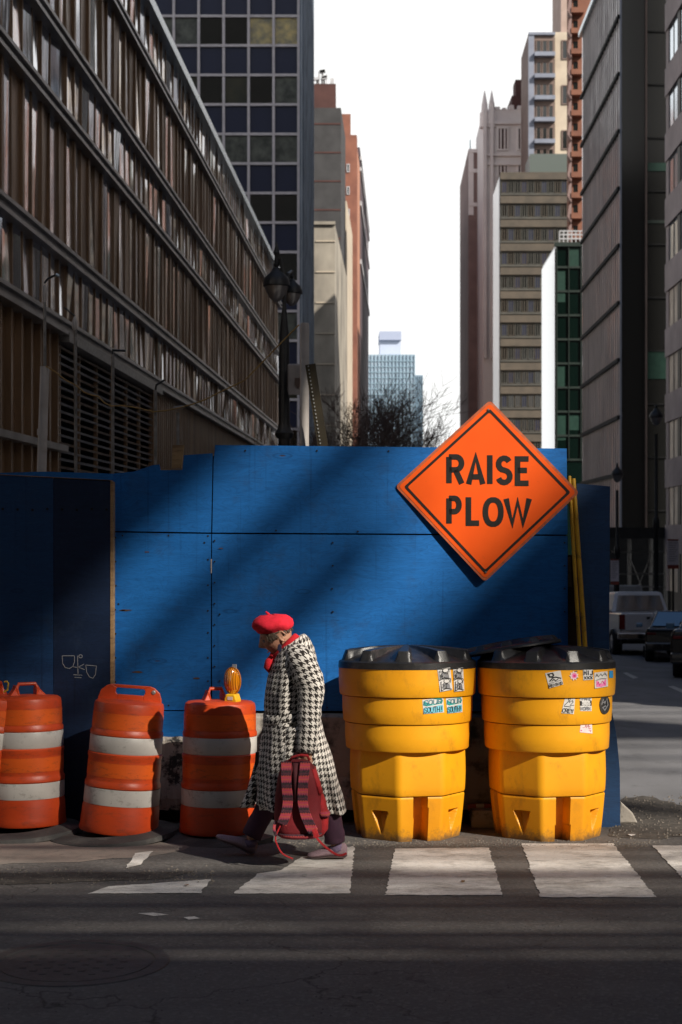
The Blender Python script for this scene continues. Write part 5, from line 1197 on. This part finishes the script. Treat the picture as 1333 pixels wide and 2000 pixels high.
t = car_at('delivery_van', 'pale van partly hidden between the blue side wing and the pickup', 'van', 1216, 64)
mb = MB(); mb.slab([(-1,0,.5),(1,0,.5),(1,0,2.0),(.9,.05,2.4),(-.9,.05,2.4),(-1,0,2.0)], (0,5.2,0)); obj('body', mb, WHP, t, local=True, bevel=.06)
obj('rear_window', MB().box(-.75,.75,-.02,0,1.45,2.0), CARG, t, local=True); 
for s_ in (-1,1): obj('tail_light', MB().box(s_*.9-.07,s_*.9+.07,-.03,.0,.9,1.2), TAILR, t, local=True)
for x in (-.85,.85): wheel(t, x, .9, .36, .25)
# scaffold shed
SCF = mat('scaffold_tube', (.30,.29,.28), (.22,.21,.20), .5, .5, scale=3); SHB = mat('shed_boards', (.03,.028,.025), (.02,.02,.018), .8)
t = thing('scaffold_shed', 'dark pavement shed on thin scaffold tubes in front of the ribbed tower', 'scaffold', down(1250, 0, 72))
for x in (1229, 1271, 1300):
    obj('standard', MB().tube([down(x,0,72), P(x,1040,72)], .05, 8), SCF, t, smooth=True); obj('standard', MB().tube([down(x+3,0,74), P(x+3,1040,74)], .05, 8), SCF, t, smooth=True)
for y in (1078, 1121, 1146): obj('ledger', MB().tube([P(1196,y,72), P(1306,y,72)], .035, 8), SCF, t, smooth=True)
obj('brace', MB().tube([P(1229,1085,72), P(1256,1150,72)], .03, 8), SCF, t, smooth=True); obj('brace', MB().tube([P(1273,1085,72), P(1243,1158,72)], .03, 8), SCF, t, smooth=True)
a, b_ = P(1192, 1052, 70), P(1310, 1030, 70); obj('deck', MB().box(a.x, b_.x, 70, 76, a.z, b_.z), SHB, t)
a, b_ = P(1190, 1200, 79), P(1312, 1050, 79); obj('back_wall', MB().box(a.x, b_.x, 79, 79.2, gz(79)-1, b_.z), SHB, t)
# notices
for x0, x1, y0, y1, Z, lab in ((1194,1210,1092,1142,46,'small white notice with a red foot, left one on the far pavement'),(1305,1327,1053,1111,40,'white notice board with a red foot at the right edge')):
    t = thing('notice_board', lab, 'sign', down((x0+x1)/2, 0, Z)); a, b_ = P(x0, y1, Z), P(x1, y0, Z)
    hgt = b_.z-a.z
    obj('board', MB().box(a.x, b_.x, Z, Z+.03, a.z, b_.z), mat('notice_white', (.75,.68,.69), (.68,.62,.63), .6) if 'notice_white' not in bpy.data.materials else bpy.data.materials['notice_white'], t)
    obj('foot_band', MB().box(a.x, b_.x, Z-.01, Z-.002, a.z, a.z+hgt*.13), REDP, t); obj('head_band', MB().box(a.x, b_.x, Z-.01, Z-.002, b_.z-hgt*.05, b_.z), REDP, t)
    mb = MB()
    for k in range(9): mb.box(a.x+.04, b_.x-.04-.03*(k % 3), Z-.006, Z-.003, b_.z-hgt*(.14+k*.075), b_.z-hgt*(.12+k*.075))
    obj('print_lines', mb, SGN, t)
    obj('post', MB().tube([down((x0+x1)/2, 0, Z+.06), P((x0+x1)/2, y0, Z+.06)], .03, 8), BLACK, t, smooth=True)
# ================================================================ THE WOMAN
YW = 8.45
def Wp(x, y, off=0): return P(x, y, YW+off)
person = thing('person', 'stooped woman in a red beret and black and white checked coat striding left', 'person', (P(590,0,YW).x, YW, gz(YW)))
SKIN = mat('skin', (.50,.27,.175), (.42,.20,.13), .5, scale=14, bmp=.25, bscale=90)
def hound():
    m, n, b = newmat('houndstooth_wool'); uvn = N(n, 'ShaderNodeUVMap'); sx = N(n, 'ShaderNodeSeparateXYZ')
    wob = N(n, 'ShaderNodeVectorMath', operation='ADD'); nz = N(n, 'ShaderNodeTexNoise'); nz.inputs['Scale'].default_value = 9
    sc_ = N(n, 'ShaderNodeVectorMath', operation='SCALE'); n.links.new(uvn.outputs[0], nz.inputs['Vector']); n.links.new(nz.outputs['Color'], sc_.inputs[0]); sc_.inputs['Scale'].default_value = .022
    n.links.new(uvn.outputs[0], wob.inputs[0]); n.links.new(sc_.outputs[0], wob.inputs[1]); n.links.new(wob.outputs[0], sx.inputs[0])
    per = .036; k = 8/per
    x = mth(n, 'ADD', mth(n, 'MULTIPLY', sx.outputs[0], k), 4000); y = mth(n, 'ADD', mth(n, 'MULTIPLY', sx.outputs[1], k), 4000)
    wx = mth(n, 'LESS_THAN', mth(n, 'MODULO', x, 8), 4); wy = mth(n, 'LESS_THAN', mth(n, 'MODULO', y, 8), 4)
    tw = mth(n, 'LESS_THAN', mth(n, 'MODULO', mth(n, 'ADD', x, y), 4), 2)
    dark = mth(n, 'ADD', mth(n, 'MULTIPLY', tw, wx), mth(n, 'MULTIPLY', mth(n, 'SUBTRACT', 1.0, tw), wy))
    co = coords(n); fz = noise(n, co, 160, 3, .7)
    lt = ramp(n, fz, [(.3, (.70,.66,.60)), (.7, (.56,.52,.475))]); dk = ramp(n, fz, [(.3, (.015,.012,.011)), (.7, (.035,.028,.025))])
    n.links.new(mix(n, dark, lt, dk), b.inputs['Base Color']); b.inputs['Roughness'].default_value = .92; b.inputs['Specular IOR Level'].default_value = .15
    b.inputs['Sheen Weight'].default_value = .15
    bump(n, b, mth(n, 'ADD', mth(n, 'MULTIPLY', noise(n, coords(n, (1.6,1,.8)), 5, 4), 6.0), mth(n, 'MULTIPLY', fz, .3)), .5, .012); return m
HT = hound()
LINING = mat('dark_lining', (.012,.010,.012), (.02,.016,.018), .7)
PURP = mat('purple_trousers', (.060,.018,.042), (.038,.012,.028), .85, scale=8, bmp=.5, bscale=14)
SHOE = mat('pink_grey_knit', (.36,.24,.27), (.27,.18,.21), .85, scale=120, bmp=.4, bscale=300); SOLE = mat('shoe_sole', (.16,.11,.105), (.11,.08,.075), .8)
SOCK = mat('lavender_sock', (.22,.16,.26), (.17,.12,.2), .9, scale=60)
REDF = mat('red_felt', (.70,.012,.035), (.58,.008,.022), .9, scale=40, bmp=.35, bscale=120); REDS = mat('red_scarf', (.55,.008,.018), (.42,.006,.012), .9, scale=30, bmp=.4)
HAIRM = mat('grey_brown_hair', (.045,.028,.018), (.085,.055,.035), .7, scale=60, sc3=(1,1,6))
# ---- one continuous body: limbs, trunk and head grown into one skin
bb = MB()
def limb(pts, rs, n=14):
    bb.tube(pts, rs, n)
    for p, r_ in ((pts[0], rs[0]), (pts[-1], rs[-1])):
        bb.lathe([(r_*.02,-r_*.99)]+[(r_*cos(R(a)), r_*sin(R(a))) for a in range(-75, 90, 15)]+[(r_*.02,r_*.99)], n, p)
limb([Wp(590,1450), Wp(584,1400), Wp(577,1340), Wp(574,1295), Wp(566,1272)], [.13,.12,.135,.13,.06])
limb([Wp(568,1275), Wp(556,1262), Wp(548,1252)], [.055,.048,.048])
for s_ in (-1, 1):
    limb([Wp(577,1288,s_*.10), Wp(592,1300,s_*.17), Wp(606,1345,s_*.20), Wp(603,1400,s_*.205), Wp(599,1452,s_*.21 if s_ < 0 else .15)], [.06,.052,.042,.036,.026])
legF = [Wp(580,1452,.08), Wp(556,1505,.08), Wp(534,1552,.08), Wp(510,1597,.08), Wp(492,1634,.07), Wp(490,1652,.07)]
legR = [Wp(592,1452,-.07), Wp(612,1505,-.05), Wp(637,1560,-.04), Wp(650,1610,-.06), Wp(655,1645,-.06), Wp(660,1662,-.06)]
for L_ in (legF, legR): limb(L_, [.085,.075,.052,.046,.028,.028])
limb([Wp(485,1652,.07), Wp(440,1640,.07)], [.03,.022]); limb([Wp(660,1664,-.06), Wp(618,1670,-.06)], [.03,.018])
# hand gripping the pack handle
hp = Wp(600,1466,-.215)
limb([hp, hp+Vector((0,-.005,-.045))], [.028,.030], 12)
for k in range(4):
    x = -.027+k*.018; Lf = (.030,.034,.032,.026)[k]
    limb([hp+Vector((x,-.012,-.055)), hp+Vector((x,-.030,-.055-Lf*.8)), hp+Vector((x,-.012,-.062-Lf*1.3)), hp+Vector((x,.008,-.055-Lf))], [.0095,.0088,.008,.007], 8)
limb([hp+Vector((-.026,-.0,-.02)), hp+Vector((-.045,-.016,-.045)), hp+Vector((-.036,-.024,-.072))], [.011,.010,.008], 8)
# head
PH = R(27); FV = Vector((-cos(PH), 0, -sin(PH))); UV_ = Vector((-sin(PH), 0, cos(PH))); LV = Vector((0, -1, 0)); HC = Wp(541, 1241)
def hpnt(f, l, u): return HC + FV*f + LV*l + UV_*u
hv, hf = [], []; nu, nv = 48, 36
def gs(x, s_): return math.exp(-(x/s_)**2)
for j in range(nv+1):
    ph = -pi/2 + pi*j/nv
    for i in range(nu):
        th = 2*pi*i/nu; f, l, u = cos(th)*cos(ph), sin(th)*cos(ph), sin(ph)
        F_, L_, U_ = f*.095, l*.074, u*.115
        if U_ < 0: L_ *= 1 - .28*(-u)**1.3; F_ *= (1-.12*(-u)**2)
        if f < 0 and U_ < 0: F_ *= 1-.25*(-u)
        if f > 0:
            F_ += .034*gs(L_, .013)*gs(U_+.018, .017)*1.0 + .016*gs(L_, .010)*gs(U_-.008, .02)      # nose, bridge
            F_ += .018*gs(L_, .022)*gs(U_+.098, .018) + .010*gs(L_, .022)*gs(U_+.060, .008)*1.0 + .008*gs(L_, .020)*gs(U_+.072, .006)  # chin, lips
            F_ -= .004*gs(L_, .02)*gs(U_+.066, .003)
            F_ -= .012*gs(abs(L_)-.032, .014)*gs(U_-.006, .012)       # eye sockets
            F_ += .006*gs(abs(L_)-.03, .022)*gs(U_-.028, .010)        # brow
            F_ += .006*gs(abs(L_)-.040, .016)*gs(U_+.030, .016)       # cheek
        hv.append(hpnt(F_, L_, U_))
for j in range(nv):
    for i in range(nu): hf.append((j*nu+i, j*nu+(i+1)%nu, (j+1)*nu+(i+1)%nu, (j+1)*nu+i))
bb.add(hv, hf + [tuple(reversed(range(nu))), tuple(nv*nu+i for i in range(nu))])
for s_ in (-1, 1):   # ears
    pts = [hpnt(-.034+.019*cos(a)*1.0, s_*(.070+.006*(1-cos(a))), -.018+.033*sin(a)) for a in [R(k) for k in range(-110, 200, 24)]]
    bb.tube(pts, .0055, 8); bb.tube([hpnt(-.032, s_*.064, -.036), hpnt(-.034, s_*.070, .002)], .009, 8)
body = obj('body', bb, SKIN, person, smooth='all')
rm = body.modifiers.new('remesh', 'REMESH'); rm.mode = 'VOXEL'; rm.voxel_size = .0052; rm.use_smooth_shade = True
sm = body.modifiers.new('smooth', 'SMOOTH'); sm.factor = .5; sm.iterations = 2
for s_ in (-1, 1):
    mb = MB(); mb.lathe([(.0001,-.0115)]+[(.0115*cos(R(a)), .0115*sin(R(a))) for a in range(-75, 90, 15)]+[(.0001,.0115)], 14, hpnt(.077, s_*.031, .004)); obj('eye', mb, mat('eye', (.45,.42,.4), (.1,.07,.05), .2, scale=60), person, smooth='all')
mb = MB(); mb.tube([hpnt(.083, l, .030-abs(l-.031)*.25) for l in (.016,.024,.034,.046)], [.003,.004,.004,.002], 6); obj('eyebrow', mb, HAIRM, person)
mb = MB(); mb.tube([hpnt(.094-.9*abs(l)**1.15, l, -.066) for l in (-.024,-.012,0,.012,.024)], [.0015,.003,.004,.003,.0015], 6); obj('lips', mb, mat('lips', (.38,.09,.08), (.3,.07,.06), .5), person, smooth='all')
# hair: cap under the beret, locks at temple and nape
mb = MB(); hv = []; nu = 40
rings = [(.055,1.02),(.04,1.03),(.028,1.03),(.018,1.01)]
for (U_, k) in rings:
    for i in range(25):
        th = R(60+ (300-60)*i/24); u = U_/.115; c = sqrt(max(0, 1-u*u)); hv.append(hpnt(cos(th)*.097*c*k+.0, sin(th)*.078*c*k, U_-.02*(1-cos(th))*.3+random.uniform(-.002,.002)))
mb.add(hv, [(j*25+i, j*25+i+1, (j+1)*25+i+1, (j+1)*25+i) for j in range(3) for i in range(24)]); obj('hair', mb, HAIRM, person, smooth='all', solid=.006)
mb = MB()
for k in range(150):
    th = R(random.choice((random.uniform(60, 92), random.uniform(112, 180), random.uniform(268, 300), random.uniform(180, 250)))); s0 = hpnt(cos(th)*.096, sin(th)*.078, random.uniform(.012,.04)); mb.tube([s0, s0+FV*random.uniform(-.01,.008)+UV_*-.02+LV*.002, s0+FV*random.uniform(-.02,.01)+UV_*-.036], [.003,.0028,.001], 5)
obj('hair', mb, HAIRM, person)
# beret
bt = MB(); n_ = 64; BC = Wp(532, 1222); tl = R(2)
prof = [(.080,-.042),(.086,-.036),(.096,-.026),(.112,-.016),(.1215,-.002),(.1225,.010),(.116,.024),(.10,.038),(.078,.050),(.05,.058),(.022,.061),(.004,.062)]
for (r_, z) in prof:
    for k in range(n_):
        th = 2*pi*k/n_; q = r_*(1+.035*sin(3*th+.8)*(z > -.03)+.02*sin(7*th+2)*(z > -.02)); zz = z+.006*sin(5*th+1)*(r_ > .05)*(z > -.03)+ (.010*cos(th) if z > -.03 else 0)*-1*.4
        zz += .010*max(0, cos(th-.3))*(z > .02)
        x_, y_ = q*cos(th), q*sin(th)*.95
        bt.v.append(tuple(BC + Vector((x_*cos(tl)+zz*sin(tl), y_, -x_*sin(tl)*-1*1.0*.0 + zz*cos(tl) + x_*.03))))
for i in range(len(prof)-1):
    for k in range(n_): bt.f.append((i*n_+k, i*n_+(k+1)%n_, (i+1)*n_+(k+1)%n_, (i+1)*n_+k)); bt.mi.append(0)
be = obj('beret', bt, REDF, person, smooth='all', solid=.004)
mb = MB(); mb.tube([BC+Vector((-.012,0,.058)), BC+Vector((-.024,0,.072)), BC+Vector((-.038,0,.082))], [.009,.007,.006], 8); obj('stalk', mb, REDF, be, smooth='all')
# scarf
mb = MB(); mb.tube([Wp(585,1250,-.02), Wp(578,1244,-.075), Wp(567,1255,-.090), Wp(555,1269,-.080), Wp(541,1283,-.05), Wp(531,1292,0), Wp(536,1278,.05), Wp(552,1262,.08), Wp(570,1247,.06)], [.018,.021,.022,.023,.024,.025,.024,.022,.02], 12); obj('scarf', mb, REDS, person, smooth='all')
mb = MB(); mb.tube([Wp(533,1282,-.04), Wp(526,1293,-.06), Wp(523,1303,-.06), Wp(528,1312,-.05)], [.016,.024,.023,.012], 12); obj('scarf_knot', mb, REDS, person, smooth='all')
# coat
def loft(rings, n=72, fold=0, seed=0, uoff=0, open_=None):
    """rings: (y, xL, xR, half depth, centre offset, slope) in photo rows/columns; uv in metres"""
    mb = MB(); mb.uv = []; rnd_ = random.Random(seed); phs = [rnd_.uniform(0, 6) for _ in range(4)]; vlen = 0; prev = None
    for ri, (y, xl, xr, ry, oc, sl) in enumerate(rings):
        cx = (xl+xr)/2; rx = (xr-xl)/2*YW/F; c = Wp(cx, y, oc)
        if prev is not None: vlen += abs(prev-c.z)
        prev = c.z
        for k in range(n+1):
            th = 2*pi*k/n + pi/2       # seam at the far side
            ct, st = cos(th), sin(th); e = .88
            x_ = abs(ct)**e*(1 if ct > 0 else -1)*rx; y_ = abs(st)**e*(1 if st > 0 else -1)*ry
            fo = fold*(ri/len(rings))**1.3
            w_ = 1 + fo*(.5*sin(7*th+phs[0]+ri*.06)+.35*sin(11*th+phs[1]-ri*.05)+.3*sin(4*th+phs[2]))*(abs(st)**.5)
            w2 = 1 + .012*sin(5*th+phs[3]+ri*.7)
            mb.v.append((c.x+x_*w2, c.y+y_*w_, c.z - sl*x_))
            per = (rx+ry)/2; mb.uv.append(((th-3*pi/2)*per*1.04+uoff, vlen))
    for i in range(len(rings)-1):
        for k in range(n):
            a = i*(n+1)+k; mb.f.append((a, a+n+1, a+n+2, a+1)); mb.mi.append(0)
    return mb
coatr = [(1260,556,597,.09,0,-.45),(1268,549,603,.125,0,-.30),(1280,540,610,.155,0,-.15),(1300,531,617,.175,0,-.05),(1325,524,621,.18,0,0),(1350,519,621,.178,0,0),(1375,518,621,.17,0,0),(1398,519,624,.165,0,0),
 (1412,516,628,.175,0,0),(1430,515,633,.185,0,0),(1455,512,641,.195,0,0),(1480,508,649,.205,0,0),(1505,505,656,.213,0,.0),(1530,504,662,.22,0,.01),(1555,503,670,.235,0,.03),(1572,503,676,.245,0,.08),(1576,504,677,.240,0,.09)]
def dens(rg, m_=3):
    out = []
    for a, b_ in zip(rg, rg[1:]):
        for k in range(m_): out.append(tuple(x+(y-x)*k/m_ for x, y in zip(a, b_)))
    return out+[rg[-1]]
coat = obj('coat', loft(dens(coatr), 128, .34, 3), [HT, LINING], person, smooth='all', solid=.006)
# front edge of the coat swinging ahead of the legs
fl = MB(); fl.uv = []; rows = [(1405,519,540),(1440,512,535),(1480,502,524),(1510,494,514),(1540,485,506),(1562,477,500),(1578,469,497)]
rows = dens(rows, 2); vl = 0
for i, (y, a, b_) in enumerate(rows):
    for k in range(9):
        t_ = k/8; p = Wp(a+(b_-a)*t_, y, .02+.07*t_*0-.03*sin(t_*pi)+.03); fl.v.append(tuple(p)); fl.uv.append(((a+(b_-a)*t_)*YW/F, (y-1405)*YW/F))
for i in range(len(rows)-1):
    for k in range(8): a = i*9+k; fl.f.append((a, a+9, a+10, a+1)); fl.mi.append(0)
obj('coat_front_edge', fl, HT, person, smooth='all', solid=.008)
mb = MB(); mb.slab([Wp(500,1470,.02), Wp(494,1560,.03), Wp(512,1580,.03), Wp(520,1470,.0)], (0,.03,0)); obj('coat_lining', mb, LINING, person)
# skirt panel in front (near side), slightly lower hem
pn = MB(); pn.uv = []; rows = dens([(1420,514,600),(1470,508,592),(1520,506,585),(1560,507,575),(1583,508,568)], 3)
for i, (y, a, b_) in enumerate(rows):
    for k in range(15):
        t_ = k/14; d_ = -.20-.035*((y-1420)/160)-.012*sin(t_*9+y*.01); edge = -.0*t_
        p = Wp(a+(b_-a)*t_, y-.0*t_, d_*(.25+.75*min(1, sin(pi*min(1, t_*1.0+.02)*.55)*1.1))); pn.v.append(tuple(p)); pn.uv.append(((a+(b_-a)*t_)*YW/F+.013, y*YW/F))
for i in range(len(rows)-1):
    for k in range(14): a = i*15+k; pn.f.append((a, a+15, a+16, a+1)); pn.mi.append(0)
obj('coat_skirt_panel', pn, HT, person, smooth='all', solid=.006)
def tubeuv(pts, rs, n=28, uoff=0, fold=.04, seed=1):
    mb = MB(); mb.tube(pts, rs, n, False); mb.uv = []; L_ = [0]
    for a, b_ in zip(pts, pts[1:]): L_.append(L_[-1]+(Vector(b_)-Vector(a)).length)
    for i in range(len(pts)):
        for k in range(n): mb.uv.append((2*pi*min(k, n-k)/n*rs[i]+uoff, -L_[i]))
    for i in range(len(pts)):
        for k in range(n):
            v = Vector(mb.v[i*n+k]); c = Vector(pts[i]); mb.v[i*n+k] = tuple(c+(v-c)*(1+fold*sin(3*2*pi*k/n+i*1.1+seed)+fold*.6*sin(i*1.9+k*.2)))
    return mb
def spl(pts, rs, m_=4):
    op, orr = [], []
    for i in range(len(pts)-1):
        p0, p1, p2, p3 = [Vector(pts[max(0, min(len(pts)-1, i+k))]) for k in (-1, 0, 1, 2)]
        for k in range(m_):
            t_ = k/m_; q = .5*((2*p1)+(-p0+p2)*t_+(2*p0-5*p1+4*p2-p3)*t_*t_+(-p0+3*p1-3*p2+p3)*t_**3); op.append(q); orr.append(rs[i]+(rs[i+1]-rs[i])*t_)
    return op+[Vector(pts[-1])], orr+[rs[-1]]
for s_ in (-1, 1):
    p_, r_ = spl([Wp(575,1272,s_*.10), Wp(588,1290,s_*.145), Wp(600,1318,s_*.165), Wp(608,1343,s_*.175), Wp(606,1380,s_*.185), Wp(603,1420,s_*.20), Wp(599,1470,s_*.212)], [.060,.082,.084,.080,.068,.060,.056], 5)
    obj('sleeve', tubeuv(p_, r_, 30, .3, .03, 2), HT, person, smooth='all', solid=.005)
mb = MB(); mb.uv = None
cf = MB(); cf.slab([Wp(622,1300,-.05), Wp(634,1349,-.05), Wp(617,1359,-.05), Wp(606,1330,-.05)], (0,.06,0)); cf.uv = [(v[0], v[2]) for v in cf.v]; obj('sleeve_elbow_fold', cf, HT, person, bevel=.008)
colr = [(1256,550,588,.080,0,-.50),(1252,546,595,.095,0,-.50),(1260,543,604,.130,0,-.42),(1275,538,613,.162,0,-.28),(1294,532,618,.182,0,-.14),(1300,531,617,.178,0,-.12)]
obj('collar', loft(dens(colr, 3), 72, .03, 9, .02), HT, person, smooth='all', solid=.010)
mb = MB(); bm_ = Wp(547,1266,-.115); mb.lathe([(.001,-.004),(.014,-.003),(.016,0),(.014,.004),(.001,.005)], 18); mb.v = [(bm_.x+x*.8-z_*.3, bm_.y-z_, bm_.z+y_*1.5) for x, y_, z_ in mb.v]; obj('button', mb, mat('navy_button', (.02,.02,.045), (.03,.03,.06), .25), person, smooth=True)
beltr = [(1388,516.5,625.5,.176,0,-.13),(1391,515.5,626.5,.180,0,-.13),(1402,515.5,627.5,.180,0,-.13),(1405,516.5,627,.176,0,-.13)]
mbb = loft(dens(beltr, 2), 72, .0, 5, .017); obj('belt', mbb, HT, person, smooth='all', solid=.008)
tb = MB(); tb.slab([Wp(516,1400,-.10), Wp(524,1397,-.12), Wp(530,1412,-.14), Wp(522,1418,-.12)], (0,.02,0)); tb.uv = [(v[0]*.8, v[2]*1.2) for v in tb.v]; obj('belt_knot', tb, HT, person, bevel=.004)
# trousers, socks, shoes
for nm, L_ in (('F', legF), ('R', legR)):
    p_, r_ = spl(L_[:5]+[], [.10,.085,.062,.060,.058], 5); mbx = tubeuv(p_, r_, 26, 0, .045, 4 if nm == 'F' else 7); mbx.uv = None; obj('trouser_leg', mbx, PURP, person, smooth='all', solid=.004)
    a, b_ = L_[4], L_[5]; mb = MB(); mb.tube([a+(a-L_[3])*.15, b_], [.040,.043], 16); obj('sock', mb, SOCK, person, smooth='all')
def shoe(hx, hy, tx, ty, off, wd=.043):
    a, b_ = Wp(hx, hy, off), Wp(tx, ty, off); d = (b_-a).normalized(); up = Vector((0,1,0)).cross(d); up = up if up.z > 0 else -up; L = (b_-a).length
    sec = [(0,.030,.060,.010),(.06,.036,.082,.0),(.18,.038,.080,.0),(.32,.037,.074,.002),(.45,.038,.064,.004),(.6,.043,.054,.002),(.75,.046,.042,0),(.88,.040,.033,.0),(.97,.022,.024,.004),(1,.008,.014,.008)]
    mb = MB(); so = MB(); n_ = 20
    for (t_, w_, h_, b0) in sec:
        c = a+d*L*t_
        for k in range(n_):
            th = 2*pi*k/n_; y_ = cos(th)*w_*wd/.043; z = b0+(h_-b0)*(.5+.5*sin(th)); y_ *= (1-.25*max(0, sin(th))); mb.v.append(tuple(c+Vector((0,1,0))*y_+up*z))
            so.v.append(tuple(c+Vector((0,1,0))*cos(th)*(w_+.003)*wd/.043+up*(b0-.002+.009*(.5+.5*sin(th)))))
    for m_ in (mb, so):
        for i in range(len(sec)-1):
            for k in range(n_): m_.f.append((i*n_+k, i*n_+(k+1)%n_, (i+1)*n_+(k+1)%n_, (i+1)*n_+k)); m_.mi.append(0)
        m_.f.append(tuple(reversed(range(n_)))); m_.mi.append(0); e = (len(sec)-1)*n_; m_.f.append(tuple(range(e, e+n_))); m_.mi.append(0)
    o = obj('shoe', mb, SHOE, person, smooth='all'); obj('sole', so, SOLE, o, smooth='all')
shoe(496.5, 1670, 421, 1636, .07); shoe(679.5, 1673.5, 601, 1675, -.06)
# ================================================================ BACKPACK
YB = 8.10
def Bp(x, y, off=0): return P(x, y, YB+off)
bp = thing('backpack', 'dark red backpack with zigzag patterned straps, held low by its top handle', 'backpack', Bp(590, 1636))
def knit():
    m, n, b = newmat('zigzag_knit'); co = coords(n); sx = N(n, 'ShaderNodeSeparateXYZ'); n.links.new(co, sx.inputs[0])
    zz = mth(n, 'PINGPONG', mth(n, 'MULTIPLY', sx.outputs[0], 1), .007); v = mth(n, 'ADD', sx.outputs[2], zz)
    fr = mth(n, 'FRACT', mth(n, 'ADD', mth(n, 'MULTIPLY', v, 1/.068), 40))
    col = ramp(n, fr, [(.0, (0.260,0.031,0.056)), (.14, (0.341,0.056,0.031)), (.24, (0.310,0.022,0.062)), (.36, (0.298,0.037,0.025)), (.46, (0.186,0.012,0.031)), (.50, (0.014,0.005,0.012)), (.62, (0.062,0.009,0.025)), (.70, (0.011,0.005,0.011)), (.92, (0.124,0.012,0.037))])
    col.node.color_ramp.interpolation = 'CONSTANT'
    n.links.new(mix(n, ramp(n, noise(n, co, 150, 3, .8), [(.5, 0.0), (.7, .3)]), col, (.35,.10,.07)), b.inputs['Base Color']); b.inputs['Roughness'].default_value = .9; bump(n, b, noise(n, co, 120), .5, .004); return m
KN = knit(); BR_ = mat('dark_red_canvas', (.17,.003,.008), (.10,.002,.005), .8, scale=6, bmp=.3); BRR = mat('bright_red_mesh', (.42,.010,.014), (.28,.008,.012), .75, scale=30, bmp=.5)
def lft(rings, m, name, n=48, e=.72, par=None):
    mb = MB()
    for (y, xl, xr, ry, oc) in rings:
        c = Bp((xl+xr)/2, y, oc); rx = (xr-xl)/2*YB/F
        for k in range(n):
            th = 2*pi*k/n; ct, st = cos(th), sin(th); mb.v.append((c.x+abs(ct)**e*(1 if ct > 0 else -1)*rx, c.y+abs(st)**e*(1 if st > 0 else -1)*ry*(1+.03*sin(4*th+y)), c.z))
    for i in range(len(rings)-1):
        for k in range(n): mb.f.append((i*n+k, (i+1)*n+k, (i+1)*n+(k+1)%n, i*n+(k+1)%n)); mb.mi.append(0)
    mb.f.append(tuple(range(n))); mb.mi.append(0); mb.f.append(tuple(reversed(range((len(rings)-1)*n, len(rings)*n)))); mb.mi.append(0)
    return obj(name, mb, m, par or bp, smooth='all')
lft([(1484,566,596,.03,0),(1487,556,606,.055,0),(1497,549,615,.075,0),(1520,543,623,.088,0),(1555,538,630,.095,0),(1595,536,635,.10,0),(1618,538,634,.10,0),(1630,543,628,.09,0),(1636,555,616,.06,0)], BR_, 'pack_body')
lft([(1545,612,630,.05,.02),(1565,612,638,.07,.015),(1595,612,643,.075,.01),(1618,612,642,.07,.01),(1632,614,632,.05,.01)], BRR, 'side_pocket')
lft([(1583,624,642,.060,-.02),(1588,622,646,.066,-.02),(1593,624,645,.06,-.02)], KN, 'pocket_trim')
lft([(1500,608,618,.06,0),(1530,616,627,.066,0),(1548,620,632,.065,0)], BRR, 'side_panel')
lft([(1624,541,632,.096,-.012),(1630,543,629,.094,-.012),(1634,549,622,.08,-.012)], KN, 'bottom_trim')
def strap(pts, w_, name, m, th=.012):
    mb = MB(); op, _ = spl([Bp(*p) for p in pts], [0]*len(pts), 4)
    L_ = []
    for i, p in enumerate(op):
        t_ = (op[min(i+1, len(op)-1)]-op[max(i-1, 0)]).normalized(); s_ = t_.cross(Vector((0,-1,0))).normalized(); n_ = s_.cross(t_).normalized()
        L_.append((p-s_*w_/2-n_*th/2, p+s_*w_/2-n_*th/2, p+s_*w_/2+n_*th/2, p-s_*w_/2+n_*th/2))
    for q in L_: mb.v += [tuple(x) for x in q]
    for i in range(len(op)-1):
        for k in range(4): mb.f.append((i*4+k, i*4+(k+1)%4, (i+1)*4+(k+1)%4, (i+1)*4+k)); mb.mi.append(0)
    mb.f.append((3,2,1,0)); mb.mi.append(0); e = (len(op)-1)*4; mb.f.append((e, e+1, e+2, e+3)); mb.mi.append(0)
    return obj(name, mb, m, bp, bevel=.003)
strap([(560,1488,-.065),(560,1500,-.085),(560,1530,-.108),(563,1565,-.122),(559,1590,-.13),(551,1610,-.125)], .058, 'strap', KN)
strap([(597,1488,-.065),(596,1500,-.085),(593,1530,-.108),(592,1565,-.122),(597,1590,-.13),(606,1612,-.125),(613,1625,-.12)], .058, 'strap', KN)
lft([(1488,571,586,.06,-.012),(1510,571,586,.085,-.012),(1560,574,584,.10,-.012)], mat('darker_back_pad', (.06,.006,.01), (.05,.005,.008), .85), 'back_pad')
strap([(549,1612,-.12),(539,1636,-.11),(543,1652,-.10),(553,1668,-.09),(573,1678,-.08)], .009, 'webbing', BRR, .003)
strap([(612,1622,-.12),(622,1640,-.12),(637,1655,-.12),(655,1668,-.12),(667,1671,-.12),(678,1667,-.12)], .013, 'webbing', BRR, .003)
strap([(539,1604,-.11),(536,1620,-.12),(541,1634,-.11)], .016, 'webbing', KN, .006); strap([(611,1612,-.12),(616,1625,-.125),(620,1636,-.12)], .03, 'buckle', BRR, .008)
mb = MB(); mb.tube([Bp(566,1487,-.05), Bp(572,1479,-.09), Bp(588,1475,-.10), Bp(601,1476,-.10), Bp(605,1484,-.06)], .008, 8); obj('top_handle', mb, BRR, bp, smooth=True)
